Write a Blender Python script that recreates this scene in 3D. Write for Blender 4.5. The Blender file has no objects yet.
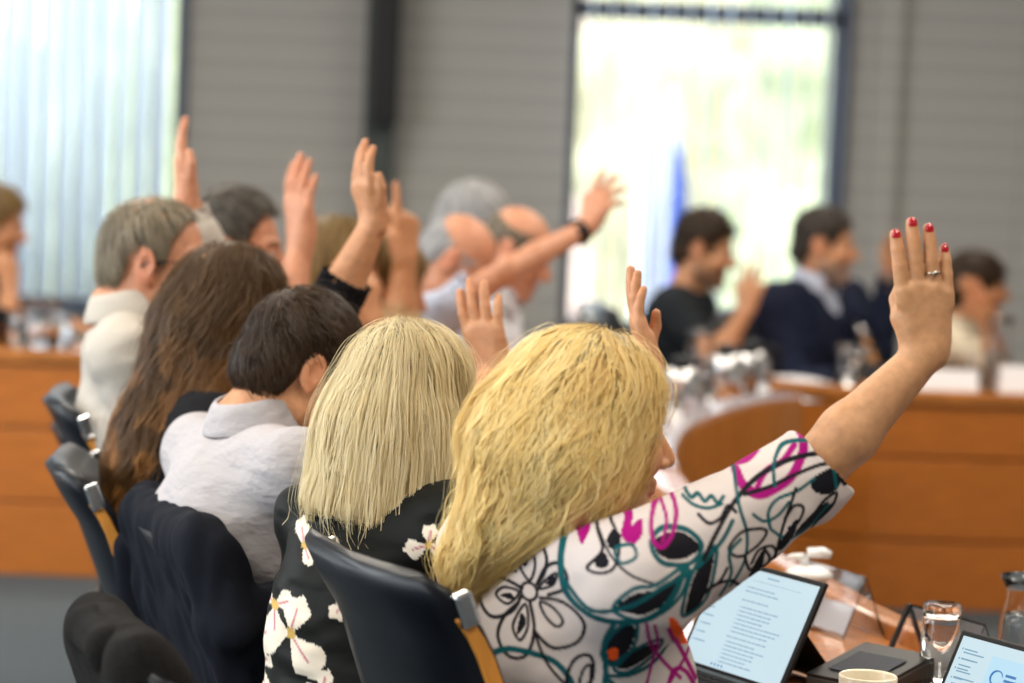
import bpy, math, random
import numpy as np
from mathutils import Vector, Matrix
S = bpy.context.scene
COL = S.collection
rng = np.random.default_rng(7)
random.seed(7)

# ---------------------------------------------------------------- camera, world, light
FPX = 2844.0
CAMZ = 1.65
PITCH = math.atan((341.5 - 85.0) / FPX)
ROLL = math.radians(2.5)
cam_d = bpy.data.cameras.new('camera')
cam = bpy.data.objects.new('camera', cam_d)
COL.objects.link(cam)
cam_d.sensor_fit = 'HORIZONTAL'
cam_d.sensor_width = 36.0
cam_d.lens = FPX * 36.0 / 1024.0
cam_d.clip_end = 200
cam_d.dof.use_dof = True
cam_d.dof.focus_distance = 4.2
cam_d.dof.aperture_fstop = 2.7
CAM_M = Matrix.Translation((0, 0, CAMZ)) @ Matrix.Rotation(math.radians(90) - PITCH, 4, 'X') @ Matrix.Rotation(ROLL, 4, 'Z')
cam.matrix_world = CAM_M
S.camera = cam
_R3 = CAM_M.to_3x3()


def at(px, py, Y):
    """the place point at distance Y down the room seen at this spot of the photograph"""
    d = _R3 @ Vector(((px - 512.0) / FPX, -(py - 341.5) / FPX, -1.0))
    d = d * (Y / d.y)
    return np.array((d.x, d.y, d.z + CAMZ))


W = bpy.data.worlds.new('daylight')
S.world = W
W.use_nodes = True
bg = W.node_tree.nodes['Background']
bg.inputs[0].default_value = (0.90, 0.96, 1.0, 1)
bg.inputs[1].default_value = 4.4
S.view_settings.view_transform = 'Standard'
S.view_settings.look = 'None'
S.view_settings.gamma = 1
S.view_settings.use_curve_mapping = False
S.view_settings.exposure = 0.22
S.cycles.use_denoising = True
S.cycles.max_bounces = 8
S.cycles.transparent_max_bounces = 12


def area(name, loc, target, sx, sy, power, col):
    l = bpy.data.lights.new(name, 'AREA')
    l.shape = 'RECTANGLE'
    l.size, l.size_y = sx, sy
    l.energy = power
    l.color = col
    o = bpy.data.objects.new(name, l)
    COL.objects.link(o)
    o.location = loc
    o.rotation_euler = (Vector(target) - Vector(loc)).to_track_quat('-Z', 'Y').to_euler()
    return o


for _i, _y in enumerate((2.6, 5.2, 7.8, 10.4)):
    for _j, _x in enumerate((-1.7, 1.5)):
        area('ceiling_lamp', (_x, _y, 3.32), (_x, _y, 0), 1.6, 0.6, 50, (1.0, 0.90, 0.76))

# ---------------------------------------------------------------- helpers: nodes and materials


def mat(name, base=(0.5, 0.5, 0.5), rough=0.5, metal=0.0, spec=0.5, attr=None, noise=None, bump=None, coat=0, trans=0, ior=1.45,
        sheen=0, sss=0, emit=None, aniso=0):
    """noise = (scale, amount, stretch xyz) varies the colour; bump = (scale, strength, distance, stretch)"""
    m = bpy.data.materials.new(name)
    m.use_nodes = True
    nt = m.node_tree
    b = nt.nodes['Principled BSDF']
    b.inputs['Base Color'].default_value = (*base, 1)
    b.inputs['Roughness'].default_value = rough
    b.inputs['Metallic'].default_value = metal
    b.inputs['Specular IOR Level'].default_value = spec
    b.inputs['IOR'].default_value = ior
    b.inputs['Coat Weight'].default_value = coat
    b.inputs['Coat Roughness'].default_value = 0.12
    b.inputs['Transmission Weight'].default_value = trans
    b.inputs['Sheen Weight'].default_value = sheen
    b.inputs['Anisotropic'].default_value = aniso
    if sss:
        b.inputs['Subsurface Weight'].default_value = sss
        b.inputs['Subsurface Radius'].default_value = (0.9, 0.35, 0.2)
        b.inputs['Subsurface Scale'].default_value = 0.008
    if emit:
        b.inputs['Emission Color'].default_value = (*emit[:3], 1)
        b.inputs['Emission Strength'].default_value = emit[3]
    tc = nt.nodes.new('ShaderNodeTexCoord')
    src = None
    if attr:
        a = nt.nodes.new('ShaderNodeAttribute')
        a.attribute_name = attr
        src = a.outputs['Color']

    def mapped(stretch):
        mp = nt.nodes.new('ShaderNodeMapping')
        mp.inputs['Scale'].default_value = stretch
        nt.links.new(tc.outputs['Object'], mp.inputs['Vector'])
        return mp.outputs['Vector']
    if noise:
        sc, amt, st = noise
        n = nt.nodes.new('ShaderNodeTexNoise')
        n.inputs['Scale'].default_value = sc
        n.inputs['Detail'].default_value = 5
        nt.links.new(mapped(st), n.inputs['Vector'])
        mr = nt.nodes.new('ShaderNodeMapRange')
        mr.inputs['From Min'].default_value = 0.25
        mr.inputs['From Max'].default_value = 0.75
        mr.inputs['To Min'].default_value = 1 - amt
        mr.inputs['To Max'].default_value = 1 + amt
        nt.links.new(n.outputs['Fac'], mr.inputs['Value'])
        vm = nt.nodes.new('ShaderNodeVectorMath')
        vm.operation = 'SCALE'
        if src is not None:
            nt.links.new(src, vm.inputs[0])
        else:
            vm.inputs[0].default_value = base
        nt.links.new(mr.outputs[0], vm.inputs['Scale'])
        src = vm.outputs[0]
    if src is not None:
        nt.links.new(src, b.inputs['Base Color'])
    if bump:
        sc, st, dist, stretch = bump
        n = nt.nodes.new('ShaderNodeTexNoise')
        n.inputs['Scale'].default_value = sc
        n.inputs['Detail'].default_value = 3
        nt.links.new(mapped(stretch), n.inputs['Vector'])
        bp = nt.nodes.new('ShaderNodeBump')
        bp.inputs['Strength'].default_value = st
        bp.inputs['Distance'].default_value = dist
        nt.links.new(n.outputs['Fac'], bp.inputs['Height'])
        nt.links.new(bp.outputs['Normal'], b.inputs['Normal'])
    return m


I3 = (1, 1, 1)
M = {}
M['skin'] = mat('skin', rough=0.48, attr='Col', noise=(70, 0.16, I3), bump=(260, 0.35, 0.0016, I3), sss=0.12)
M['hair'] = mat('hair', rough=0.38, attr='Col', spec=0.32)


def hair_glow(m):
    # light passes partly through fair strands
    nt = m.node_tree
    b = nt.nodes['Principled BSDF']
    t = nt.nodes.new('ShaderNodeBsdfTranslucent')
    a = nt.nodes.new('ShaderNodeAttribute'); a.attribute_name = 'Col'
    nt.links.new(a.outputs['Color'], t.inputs[0])
    mx = nt.nodes.new('ShaderNodeMixShader'); mx.inputs[0].default_value = 0.32
    nt.links.new(b.outputs[0], mx.inputs[1]); nt.links.new(t.outputs[0], mx.inputs[2])
    nt.links.new(mx.outputs[0], nt.nodes['Material Output'].inputs[0])


hair_glow(M['hair'])
M['print'] = mat('printed_cloth', rough=0.8, spec=0.12, attr='Col', bump=(1400, 0.15, 0.0006, I3))
M['satin'] = mat('satin_print', rough=0.55, spec=0.12, attr='Col', bump=(12, 0.25, 0.01, (1, 1, 2.2)))
M['white_shirt'] = mat('white_shirt', (0.43, 0.405, 0.42), 0.85, spec=0.2, bump=(13, 0.8, 0.02, (1.0, 1.0, 1.8)))
M['cream_shirt'] = mat('cream_shirt', (0.45, 0.41, 0.36), 0.85, bump=(14, 0.4, 0.012, I3))
M['blue_shirt'] = mat('pale_blue_shirt', (0.46, 0.50, 0.62), 0.8, bump=(14, 0.3, 0.012, I3))
M['bright_shirt'] = mat('bright_white_shirt', (0.70, 0.71, 0.76), 0.8)
M['black_knit'] = mat('black_knit', (0.010, 0.010, 0.012), 0.9, spec=0.12, bump=(30, 0.3, 0.006, I3))
M['grey_tee'] = mat('dark_tee', (0.016, 0.019, 0.023), 0.9, spec=0.12, bump=(14, 0.3, 0.01, I3))
M['navy_suit'] = mat('navy_suit', (0.011, 0.015, 0.034), 0.85, spec=0.15, bump=(14, 0.3, 0.01, I3))
M['blazer'] = mat('navy_wool', (0.007, 0.0085, 0.014), 0.9, spec=0.15, sheen=0.0, noise=(300, 0.3, I3), bump=(500, 0.3, 0.001, I3))
M['fleece'] = mat('black_fleece', (0.011, 0.010, 0.010), 1.0, spec=0.08, sheen=0.03, noise=(220, 0.5, I3), bump=(420, 0.9, 0.003, I3))
M['tan_cloth'] = mat('tan_cloth', (0.45, 0.30, 0.16), 0.85)
M['beige_print'] = mat('beige_blouse', (0.55, 0.48, 0.36), 0.85, noise=(40, 0.5, I3))
M['trousers'] = mat('dark_trousers', (0.02, 0.022, 0.03), 0.85, noise=(200, 0.2, I3))
M['shoe'] = mat('black_shoe', (0.012, 0.011, 0.01), 0.35)
M['leather'] = mat('black_leather', (0.0045, 0.006, 0.010), 0.36, spec=0.32, bump=(260, 0.12, 0.001, I3))
M['wood'] = mat('orange_beech', (0.44, 0.135, 0.018), 0.38, coat=0.25, noise=(9, 0.22, (1, 1, 12)))
M['trim_wood'] = mat('amber_wood', (0.62, 0.25, 0.035), 0.4, coat=0.3, noise=(40, 0.15, (1, 1, 0.2)))
M['wood_top'] = mat('orange_beech_top', (0.42, 0.15, 0.032), 0.24, coat=0.45, noise=(7, 0.25, (1.5, 7, 1)))
M['wood_top'].node_tree.nodes['Principled BSDF'].inputs['Coat Roughness'].default_value = 0.06
M['top_sheen'] = mat('painted_lilac_sheen', (0.50, 0.43, 0.47), 0.18, coat=0.6)  # pale colour standing in for window light reflected off the wood top
M['chrome'] = mat('chrome', (0.75, 0.75, 0.76), 0.15, metal=1)
M['steel'] = mat('brushed_steel', (0.5, 0.5, 0.5), 0.35, metal=1)
M['glass'] = mat('clear_glass', (1, 1, 1), 0.0, trans=1, ior=1.47)
M['acrylic'] = mat('acrylic', (0.96, 0.97, 1), 0.03, trans=1, ior=1.3)
M['water'] = mat('water', (0.97, 0.99, 1), 0.0, trans=1, ior=1.33)
M['cream_china'] = mat('cream_china', (0.80, 0.72, 0.56), 0.25, coat=0.4)
M['white_china'] = mat('white_china', (0.82, 0.82, 0.82), 0.25, coat=0.4)
M['paper'] = mat('white_paper', (0.85, 0.86, 0.9), 0.8)
M['black_plastic'] = mat('black_plastic', (0.010, 0.010, 0.011), 0.42, spec=0.3)
M['grey_plastic'] = mat('warm_grey_plastic', (0.035, 0.032, 0.028), 0.5, spec=0.3)
M['display'] = mat('dim_display', (0.035, 0.04, 0.055), 0.12)
M['screen'] = mat('lit_screen', (0.05, 0.05, 0.05), 0.3, emit=(0.58, 0.755, 0.84, 0.82))
M['ink'] = mat('screen_ink', (0.02, 0.02, 0.02), 0.5, emit=(0.17, 0.33, 0.46, 0.9))
M['ink_blue'] = mat('screen_blue', (0.02, 0.02, 0.02), 0.5, emit=(0.02, 0.16, 0.42, 0.9))
M['ink_yellow'] = mat('screen_yellow', (0.02, 0.02, 0.02), 0.5, emit=(0.6, 0.6, 0.1, 0.9))
M['screen_pane'] = mat('screen_panel', (0.02, 0.02, 0.02), 0.5, emit=(0.44, 0.68, 0.82, 0.92))
M['nail'] = mat('red_nail_varnish', (0.42, 0.004, 0.012), 0.15, coat=0.8)
M['key'] = mat('key_black', (0.02, 0.02, 0.022), 0.9, spec=0.1)
M['gold'] = mat('silver_ring', (0.55, 0.5, 0.42), 0.25, metal=1)
M['dark_frame'] = mat('dark_spectacle_frame', (0.03, 0.02, 0.018), 0.3)
M['window_frame'] = mat('blue_grey_frame', (0.085, 0.10, 0.135), 0.5)
M['pillar'] = mat('dark_green_grey', (0.055, 0.065, 0.062), 0.7)
M['speaker'] = mat('speaker_black', (0.008, 0.008, 0.012), 0.6)
M['carpet'] = mat('blue_grey_carpet', (0.062, 0.078, 0.09), 0.95, noise=(150, 0.3, I3), bump=(300, 0.5, 0.003, I3))
M['ceiling'] = mat('ceiling_white', (0.75, 0.73, 0.70), 0.9)
M['flag_blue'] = mat('flag_blue', (0.06, 0.15, 0.62), 0.8)
M['flag_white'] = mat('flag_white', (0.75, 0.78, 0.85), 0.8)
M['bark'] = mat('bark', (0.2, 0.15, 0.1), 0.9, noise=(12, 0.3, I3))
M['leaves'] = mat('tree_leaves', (0.46, 0.50, 0.30), 0.8, noise=(2.2, 0.35, I3))
M['leaves2'] = mat('tree_leaves_yellow', (0.58, 0.54, 0.34), 0.8, noise=(2.2, 0.35, I3))
M['facade'] = mat('facade_plaster', (0.78, 0.60, 0.50), 0.9, noise=(3, 0.1, I3))
M['roof'] = mat('roof_tiles', (0.45, 0.2, 0.13), 0.9)
M['pavement'] = mat('pavement', (0.5, 0.5, 0.48), 0.9, noise=(4, 0.15, I3))


def wall_mat():
    m = mat('grey_slatted_panel', (0.25, 0.235, 0.215), 0.75)
    nt = m.node_tree
    b = nt.nodes['Principled BSDF']
    tc = nt.nodes.new('ShaderNodeTexCoord')
    sp = nt.nodes.new('ShaderNodeSeparateXYZ')
    nt.links.new(tc.outputs['Object'], sp.inputs[0])
    mu = nt.nodes.new('ShaderNodeMath'); mu.operation = 'MULTIPLY'; mu.inputs[1].default_value = 1 / 0.118
    nt.links.new(sp.outputs['Z'], mu.inputs[0])
    fr = nt.nodes.new('ShaderNodeMath'); fr.operation = 'FRACT'
    nt.links.new(mu.outputs[0], fr.inputs[0])
    cr = nt.nodes.new('ShaderNodeValToRGB')
    e = cr.color_ramp.elements
    e[0].position = 0.0; e[0].color = (0.29, 0.282, 0.268, 1)
    e[1].position = 0.10; e[1].color = (0.36, 0.35, 0.33, 1)
    x = cr.color_ramp.elements.new(0.80); x.color = (0.375, 0.365, 0.345, 1)
    x = cr.color_ramp.elements.new(0.9); x.color = (0.45, 0.44, 0.42, 1)
    nt.links.new(fr.outputs[0], cr.inputs[0])
    nt.links.new(cr.outputs[0], b.inputs['Base Color'])
    return m


M['wall'] = wall_mat()


def slat_mat():
    m = bpy.data.materials.new('blind_fabric')
    m.use_nodes = True
    nt = m.node_tree
    nt.nodes.remove(nt.nodes['Principled BSDF'])
    d = nt.nodes.new('ShaderNodeBsdfDiffuse'); d.inputs[0].default_value = (0.80, 0.84, 0.88, 1)
    t = nt.nodes.new('ShaderNodeBsdfTranslucent'); t.inputs[0].default_value = (0.84, 0.90, 0.95, 1)
    mx = nt.nodes.new('ShaderNodeMixShader'); mx.inputs[0].default_value = 0.6
    nt.links.new(d.outputs[0], mx.inputs[1]); nt.links.new(t.outputs[0], mx.inputs[2])
    nt.links.new(mx.outputs[0], nt.nodes['Material Output'].inputs[0])
    return m


M['slat'] = slat_mat()


def pane_mat():
    m = bpy.data.materials.new('window_glass')
    m.use_nodes = True
    nt = m.node_tree
    nt.nodes.remove(nt.nodes['Principled BSDF'])
    a = nt.nodes.new('ShaderNodeBsdfTransparent'); a.inputs[0].default_value = (0.97, 0.98, 1, 1)
    g = nt.nodes.new('ShaderNodeBsdfGlossy'); g.inputs['Roughness'].default_value = 0.02
    mx = nt.nodes.new('ShaderNodeMixShader'); mx.inputs[0].default_value = 0.06
    nt.links.new(a.outputs[0], mx.inputs[1]); nt.links.new(g.outputs[0], mx.inputs[2])
    nt.links.new(mx.outputs[0], nt.nodes['Material Output'].inputs[0])
    return m


M['pane'] = pane_mat()

# ---------------------------------------------------------------- helpers: objects


def thing(name, label, cat, loc=(0, 0, 0), rotz=0.0, group=None):
    o = bpy.data.objects.new(name, None)
    o.empty_display_size = 0.1
    COL.objects.link(o)
    o.location = loc
    o.rotation_euler = (0, 0, rotz)
    o['label'] = label
    o['category'] = cat
    if group:
        o['group'] = group
    return o


def tag(o, label, cat, group=None):
    o['label'] = label
    o['category'] = cat
    if group:
        o['group'] = group
    return o


def obj(name, V, Fc, material, parent=None, smooth=True, bevel=0.0, solid=0.0, subd=0, origin=None, colors=None):
    """link vertices and faces as ONE mesh object; V are in the parent's frame (or the world's)"""
    V = np.asarray(V, dtype=np.float64)
    if origin is not None:
        V = V - np.asarray(origin)
    me = bpy.data.meshes.new(name)
    if isinstance(Fc, np.ndarray):
        nf, k = Fc.shape
        me.vertices.add(len(V))
        me.vertices.foreach_set('co', V.astype(np.float32).ravel())
        me.loops.add(nf * k)
        me.loops.foreach_set('vertex_index', Fc.astype(np.int32).ravel())
        me.polygons.add(nf)
        me.polygons.foreach_set('loop_start', np.arange(0, nf * k, k, dtype=np.int32))
        me.polygons.foreach_set('loop_total', np.full(nf, k, dtype=np.int32))
        me.update(calc_edges=True)
        me.validate()
    else:
        me.from_pydata([tuple(v) for v in V], [], [tuple(f) for f in Fc])
        me.update()
    if colors is not None:
        ca = me.attributes.new('Col', 'FLOAT_COLOR', 'POINT')
        c4 = np.ones((len(V), 4), dtype=np.float32)
        c4[:, :3] = colors
        ca.data.foreach_set('color', c4.ravel())
    if smooth:
        me.polygons.foreach_set('use_smooth', np.ones(len(me.polygons), dtype=bool))
    me.materials.append(material)
    o = bpy.data.objects.new(name, me)
    COL.objects.link(o)
    if parent is not None:
        o.parent = parent
    if origin is not None:
        o.location = tuple(origin)
    if solid:
        sm = o.modifiers.new('solid', 'SOLIDIFY'); sm.thickness = solid; sm.offset = 0
    if bevel:
        bm = o.modifiers.new('bevel', 'BEVEL'); bm.width = bevel; bm.segments = 3; bm.limit_method = 'ANGLE'
        bm.harden_normals = False
    if subd:
        sb = o.modifiers.new('subd', 'SUBSURF'); sb.levels = subd; sb.render_levels = subd
    return o


class MB:
    """collects boxes, lathes and tubes into one mesh"""

    def __init__(self):
        self.v, self.f = [], []

    def add(self, V, Fc):
        n = len(self.v)
        self.v += [tuple(map(float, p)) for p in V]
        self.f += [tuple(int(i) + n for i in f) for f in Fc]
        return self

    def hexa(self, c8):
        return self.add(c8, [(0, 3, 2, 1), (4, 5, 6, 7), (0, 1, 5, 4), (1, 2, 6, 5), (2, 3, 7, 6), (3, 0, 4, 7)])

    def box(self, lo, hi):
        (a, b, c), (d, e, f) = lo, hi
        return self.hexa([(a, b, c), (d, b, c), (d, e, c), (a, e, c), (a, b, f), (d, b, f), (d, e, f), (a, e, f)])

    def obox(self, c, ax, half):
        c = np.asarray(c, float)
        a = [np.asarray(ax[i], float) * half[i] for i in range(3)]
        p = [c + sx * a[0] + sy * a[1] + sz * a[2] for sz in (-1, 1) for sx, sy in ((-1, -1), (1, -1), (1, 1), (-1, 1))]
        return self.hexa(p)

    def lathe(self, prof, c=(0, 0, 0), n=32, axis=None):
        """prof = [(r, z)...]; r = 0 ends close"""
        c = np.asarray(c, float)
        V, Fc, rings = [], [], []
        for r, z in prof:
            if r <= 1e-6:
                rings.append([len(V)]); V.append((0, 0, z))
            else:
                rings.append(list(range(len(V), len(V) + n)))
                V += [(r * math.cos(2 * math.pi * i / n), r * math.sin(2 * math.pi * i / n), z) for i in range(n)]
        for A, B in zip(rings, rings[1:]):
            for i in range(n):
                j = (i + 1) % n
                if len(A) == 1 and len(B) == 1:
                    continue
                if len(A) == 1:
                    Fc.append((A[0], B[j], B[i]))
                elif len(B) == 1:
                    Fc.append((A[i], A[j], B[0]))
                else:
                    Fc.append((A[i], A[j], B[j], B[i]))
        V = np.array(V)
        if axis is not None:
            q = Vector((0, 0, 1)).rotation_difference(Vector(axis))
            V = np.array([q @ Vector(p) for p in V])
        return self.add(V + c, Fc)

    def tube(self, pts, rad, n=10, closed=False):
        pts = [np.asarray(p, float) for p in pts]
        m = len(pts)
        rad = [rad] * m if np.isscalar(rad) else rad
        up = np.array((0.03, 0.02, 1.0))
        V, Fc = [], []
        for i, p in enumerate(pts):
            a = pts[(i - 1) % m] if (closed or i) else p
            b = pts[(i + 1) % m] if (closed or i < m - 1) else p
            t = b - a
            t = t / (np.linalg.norm(t) + 1e-12)
            u = up if abs(t @ up) < 0.95 else np.array((1.0, 0, 0))
            s = np.cross(t, u); s /= np.linalg.norm(s)
            w = np.cross(s, t)
            for k in range(n):
                an = 2 * math.pi * k / n
                V.append(p + rad[i] * (math.cos(an) * s + math.sin(an) * w))
        for i in range(m if closed else m - 1):
            i2 = (i + 1) % m
            for k in range(n):
                k2 = (k + 1) % n
                Fc.append((i * n + k, i * n + k2, i2 * n + k2, i2 * n + k))
        if not closed:
            Fc.append(tuple(range(n - 1, -1, -1)))
            Fc.append(tuple((m - 1) * n + k for k in range(n)))
        return self.add(V, Fc)

    def build(self, name, material, parent=None, **kw):
        return obj(name, self.v, self.f, material, parent, **kw)


def loft(rings, closed_ring=True, cap=True):
    n = len(rings[0])
    V = [p for r in rings for p in r]
    Fc = []
    for i in range(len(rings) - 1):
        for k in range(n if closed_ring else n - 1):
            k2 = (k + 1) % n
            Fc.append((i * n + k, i * n + k2, (i + 1) * n + k2, (i + 1) * n + k))
    if cap and closed_ring:
        Fc.append(tuple(range(n - 1, -1, -1)))
        Fc.append(tuple((len(rings) - 1) * n + k for k in range(n)))
    return V, Fc


def catmull(P, per=8, closed=False):
    P = [np.asarray(p, float) for p in P]
    n = len(P)
    out = []
    for i in range(n if closed else n - 1):
        p0 = P[(i - 1) % n] if (closed or i > 0) else P[i]
        p1, p2 = P[i], P[(i + 1) % n]
        p3 = P[(i + 2) % n] if (closed or i + 2 < n) else p2
        for k in range(per):
            t = k / per
            out.append(0.5 * ((2 * p1) + (-p0 + p2) * t + (2 * p0 - 5 * p1 + 4 * p2 - p3) * t * t + (-p0 + 3 * p1 - 3 * p2 + p3) * t ** 3))
    if not closed:
        out.append(P[-1])
    return np.array(out)


def nrm(v):
    v = np.asarray(v, float)
    return v / (np.linalg.norm(v) + 1e-12)


# ---------------------------------------------------------------- helpers: soft shapes (one continuous skin around many limbs)


def vnoise(P, scale, seed=0):
    """smooth value noise, -1..1, for an array of points"""
    q = np.asarray(P, float) * np.asarray(scale, float) + seed * 17.31
    i = np.floor(q).astype(np.int64)
    f = q - i
    u = f * f * f * (f * (f * 6 - 15) + 10)

    def h(a, b, c):
        x = (a * 374761393 + b * 668265263 + c * 2147483647 + seed * 144269) & 0x7fffffff
        x = ((x ^ (x >> 13)) * 1274126177) & 0x7fffffff
        x = (x ^ (x >> 16)) & 0xffff
        return x / 32767.5 - 1.0
    r = 0
    for dx in (0, 1):
        for dy in (0, 1):
            for dz in (0, 1):
                w = (u[..., 0] if dx else 1 - u[..., 0]) * (u[..., 1] if dy else 1 - u[..., 1]) * (u[..., 2] if dz else 1 - u[..., 2])
                r = r + w * h(i[..., 0] + dx, i[..., 1] + dy, i[..., 2] + dz)
    return r


class Soft:
    def __init__(self, cell):
        self.h = cell
        self.pr = []

    def rc(self, a, b, ra, rb=None, k=0.012, op='u', cut=None, cut0=None):
        """tapered limb from a to b; cut trims it square at b (cut = extra length), cut0 at a"""
        a = np.asarray(a, float); b = np.asarray(b, float)
        rb = ra if rb is None else rb
        rm = max(ra, rb)
        lo = np.minimum(a, b) - rm; hi = np.maximum(a, b) + rm
        ab = b - a
        L = np.linalg.norm(ab) + 1e-9
        n = ab / L

        def fn(X, Y, Z):
            x, y, z = X - a[0], Y - a[1], Z - a[2]
            s = x * n[0] + y * n[1] + z * n[2]
            t = np.clip(s / L, 0, 1)
            dx, dy, dz = x - t * ab[0], y - t * ab[1], z - t * ab[2]
            d = np.sqrt(dx * dx + dy * dy + dz * dz) - (ra + (rb - ra) * t)
            if cut is not None:
                d = np.maximum(d, s - L - cut)
            if cut0 is not None:
                d = np.maximum(d, -s - cut0)
            return d
        self.pr.append((op, lo, hi, fn, k))

    def el(self, c, ax, r, k=0.02, op='u', cutfn=None):
        c = np.asarray(c, float)
        ax = np.asarray(ax, float)
        r = np.asarray(r, float)
        ext = np.sqrt(((ax * r[:, None]) ** 2).sum(0))

        def fn(X, Y, Z):
            x, y, z = X - c[0], Y - c[1], Z - c[2]
            q = [x * ax[i, 0] + y * ax[i, 1] + z * ax[i, 2] for i in range(3)]
            k0 = np.sqrt(sum((q[i] / r[i]) ** 2 for i in range(3)))
            k1 = np.sqrt(sum((q[i] / r[i] ** 2) ** 2 for i in range(3))) + 1e-9
            return k0 * (k0 - 1) / k1
        self.pr.append((op, c - ext, c + ext, fn, k))

    def bx(self, c, ax, half, rad, k=0.015, op='u'):
        c = np.asarray(c, float); ax = np.asarray(ax, float); hf = np.asarray(half, float)
        ext = (np.abs(ax) * hf[:, None]).sum(0)

        def fn(X, Y, Z):
            x, y, z = X - c[0], Y - c[1], Z - c[2]
            q = [np.abs(x * ax[i, 0] + y * ax[i, 1] + z * ax[i, 2]) - hf[i] + rad for i in range(3)]
            o = np.sqrt(sum(np.maximum(a, 0) ** 2 for a in q))
            return o + np.minimum(np.maximum(np.maximum(q[0], q[1]), q[2]), 0) - rad
        self.pr.append((op, c - ext, c + ext, fn, k))

    def clip(self, fn):
        """keep only where fn < 0"""
        self.pr.append(('i', None, None, fn, 0))

    def mesh(self, smooth=1):
        h = self.h
        los = [p[1] for p in self.pr if p[0] == 'u']
        his = [p[2] for p in self.pr if p[0] == 'u']
        lo = np.min(los, 0) - 4 * h
        hi = np.max(his, 0) + 4 * h
        n = np.ceil((hi - lo) / h).astype(int) + 1
        D = np.full(tuple(n), 0.2, dtype=np.float32)
        xs = [lo[i] + h * np.arange(n[i]) for i in range(3)]
        for op, a, b, fn, k in self.pr:
            if op == 'i':
                X, Y, Z = np.meshgrid(*xs, indexing='ij', sparse=True)
                D = np.maximum(D, fn(X, Y, Z).astype(np.float32))
                continue
            mg = k + max(0.02, 3 * h)
            i0 = np.clip(np.floor((a - mg - lo) / h).astype(int), 0, n - 1)
            i1 = np.clip(np.ceil((b + mg - lo) / h).astype(int) + 1, 1, n)
            sl = tuple(slice(i0[j], i1[j]) for j in range(3))
            X, Y, Z = np.meshgrid(*[xs[j][sl[j]] for j in range(3)], indexing='ij', sparse=True)
            d = fn(X, Y, Z).astype(np.float32)
            c = D[sl]
            if op == 'u':
                m = np.maximum(k - np.abs(c - d), 0) / max(k, 1e-6)
                D[sl] = np.minimum(c, d) - m * m * k * 0.25
            else:
                m = np.maximum(k - np.abs(c + d), 0) / max(k, 1e-6)
                D[sl] = np.maximum(c, -d) + m * m * k * 0.25
        self.D, self.lo = D, lo
        ins = D < 0
        cnt = np.zeros(tuple(n - 1), dtype=np.int8)
        for dx in (0, 1):
            for dy in (0, 1):
                for dz in (0, 1):
                    cnt += ins[dx:n[0] - 1 + dx, dy:n[1] - 1 + dy, dz:n[2] - 1 + dz]
        act = (cnt > 0) & (cnt < 8)
        ci = np.argwhere(act)
        idx = np.full(act.shape, -1, dtype=np.int64)
        idx[act] = np.arange(len(ci))
        acc = np.zeros((len(ci), 3)); num = np.zeros(len(ci))
        corners = [(0, 0, 0), (1, 0, 0), (0, 1, 0), (1, 1, 0), (0, 0, 1), (1, 0, 1), (0, 1, 1), (1, 1, 1)]
        cv = [D[ci[:, 0] + c[0], ci[:, 1] + c[1], ci[:, 2] + c[2]] for c in corners]
        for a in range(8):
            for b in range(a + 1, 8):
                if sum(abs(corners[a][i] - corners[b][i]) for i in range(3)) != 1:
                    continue
                m = (cv[a] < 0) != (cv[b] < 0)
                t = cv[a][m] / (cv[a][m] - cv[b][m])
                pa = np.array(corners[a], float); pb = np.array(corners[b], float)
                acc[m] += pa + t[:, None] * (pb - pa)
                num[m] += 1
        V = lo + h * (ci + acc / num[:, None])
        Q = []
        for ax in range(3):
            sl0 = [slice(None)] * 3; sl1 = [slice(None)] * 3
            sl0[ax] = slice(0, -1); sl1[ax] = slice(1, None)
            s0 = ins[tuple(sl0)]; s1 = ins[tuple(sl1)]
            e = np.argwhere(s0 != s1)
            b1, b2 = (ax + 1) % 3, (ax + 2) % 3
            e = e[(e[:, b1] > 0) & (e[:, b2] > 0) & (e[:, b1] < n[b1] - 1) & (e[:, b2] < n[b2] - 1)]
            o = []
            for d1, d2 in ((1, 1), (0, 1), (0, 0), (1, 0)):
                c = e.copy(); c[:, b1] -= d1; c[:, b2] -= d2
                o.append(idx[c[:, 0], c[:, 1], c[:, 2]])
            q = np.stack(o, 1)
            flip = ~ins[e[:, 0], e[:, 1], e[:, 2]]
            q[flip] = q[flip][:, ::-1]
            Q.append(q)
        Q = np.concatenate(Q)
        for _ in range(smooth):
            s = np.zeros_like(V); c = np.zeros(len(V))
            for a in range(4):
                i, j = Q[:, a], Q[:, (a + 1) % 4]
                for x in range(3):
                    s[:, x] += np.bincount(i, V[j, x], len(V)) + np.bincount(j, V[i, x], len(V))
                c += np.bincount(i, minlength=len(V)) + np.bincount(j, minlength=len(V))
            V = 0.5 * V + 0.5 * s / np.maximum(c, 1)[:, None]
        return V, Q

    def phi(self, P):
        n = np.array(self.D.shape)
        q = np.clip((P - self.lo) / self.h, 0, n - 1.001)
        i = q.astype(int); f = q - i
        r = 0
        for dx in (0, 1):
            for dy in (0, 1):
                for dz in (0, 1):
                    w = (f[:, 0] if dx else 1 - f[:, 0]) * (f[:, 1] if dy else 1 - f[:, 1]) * (f[:, 2] if dz else 1 - f[:, 2])
                    r = r + w * self.D[i[:, 0] + dx, i[:, 1] + dy, i[:, 2] + dz]
        return r

    def grad(self, P):
        e = self.h * 1.5
        g = np.stack([self.phi(P + np.eye(3)[a] * e) - self.phi(P - np.eye(3)[a] * e) for a in range(3)], 1)
        return g / (np.linalg.norm(g, axis=1, keepdims=True) + 1e-9)


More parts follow.
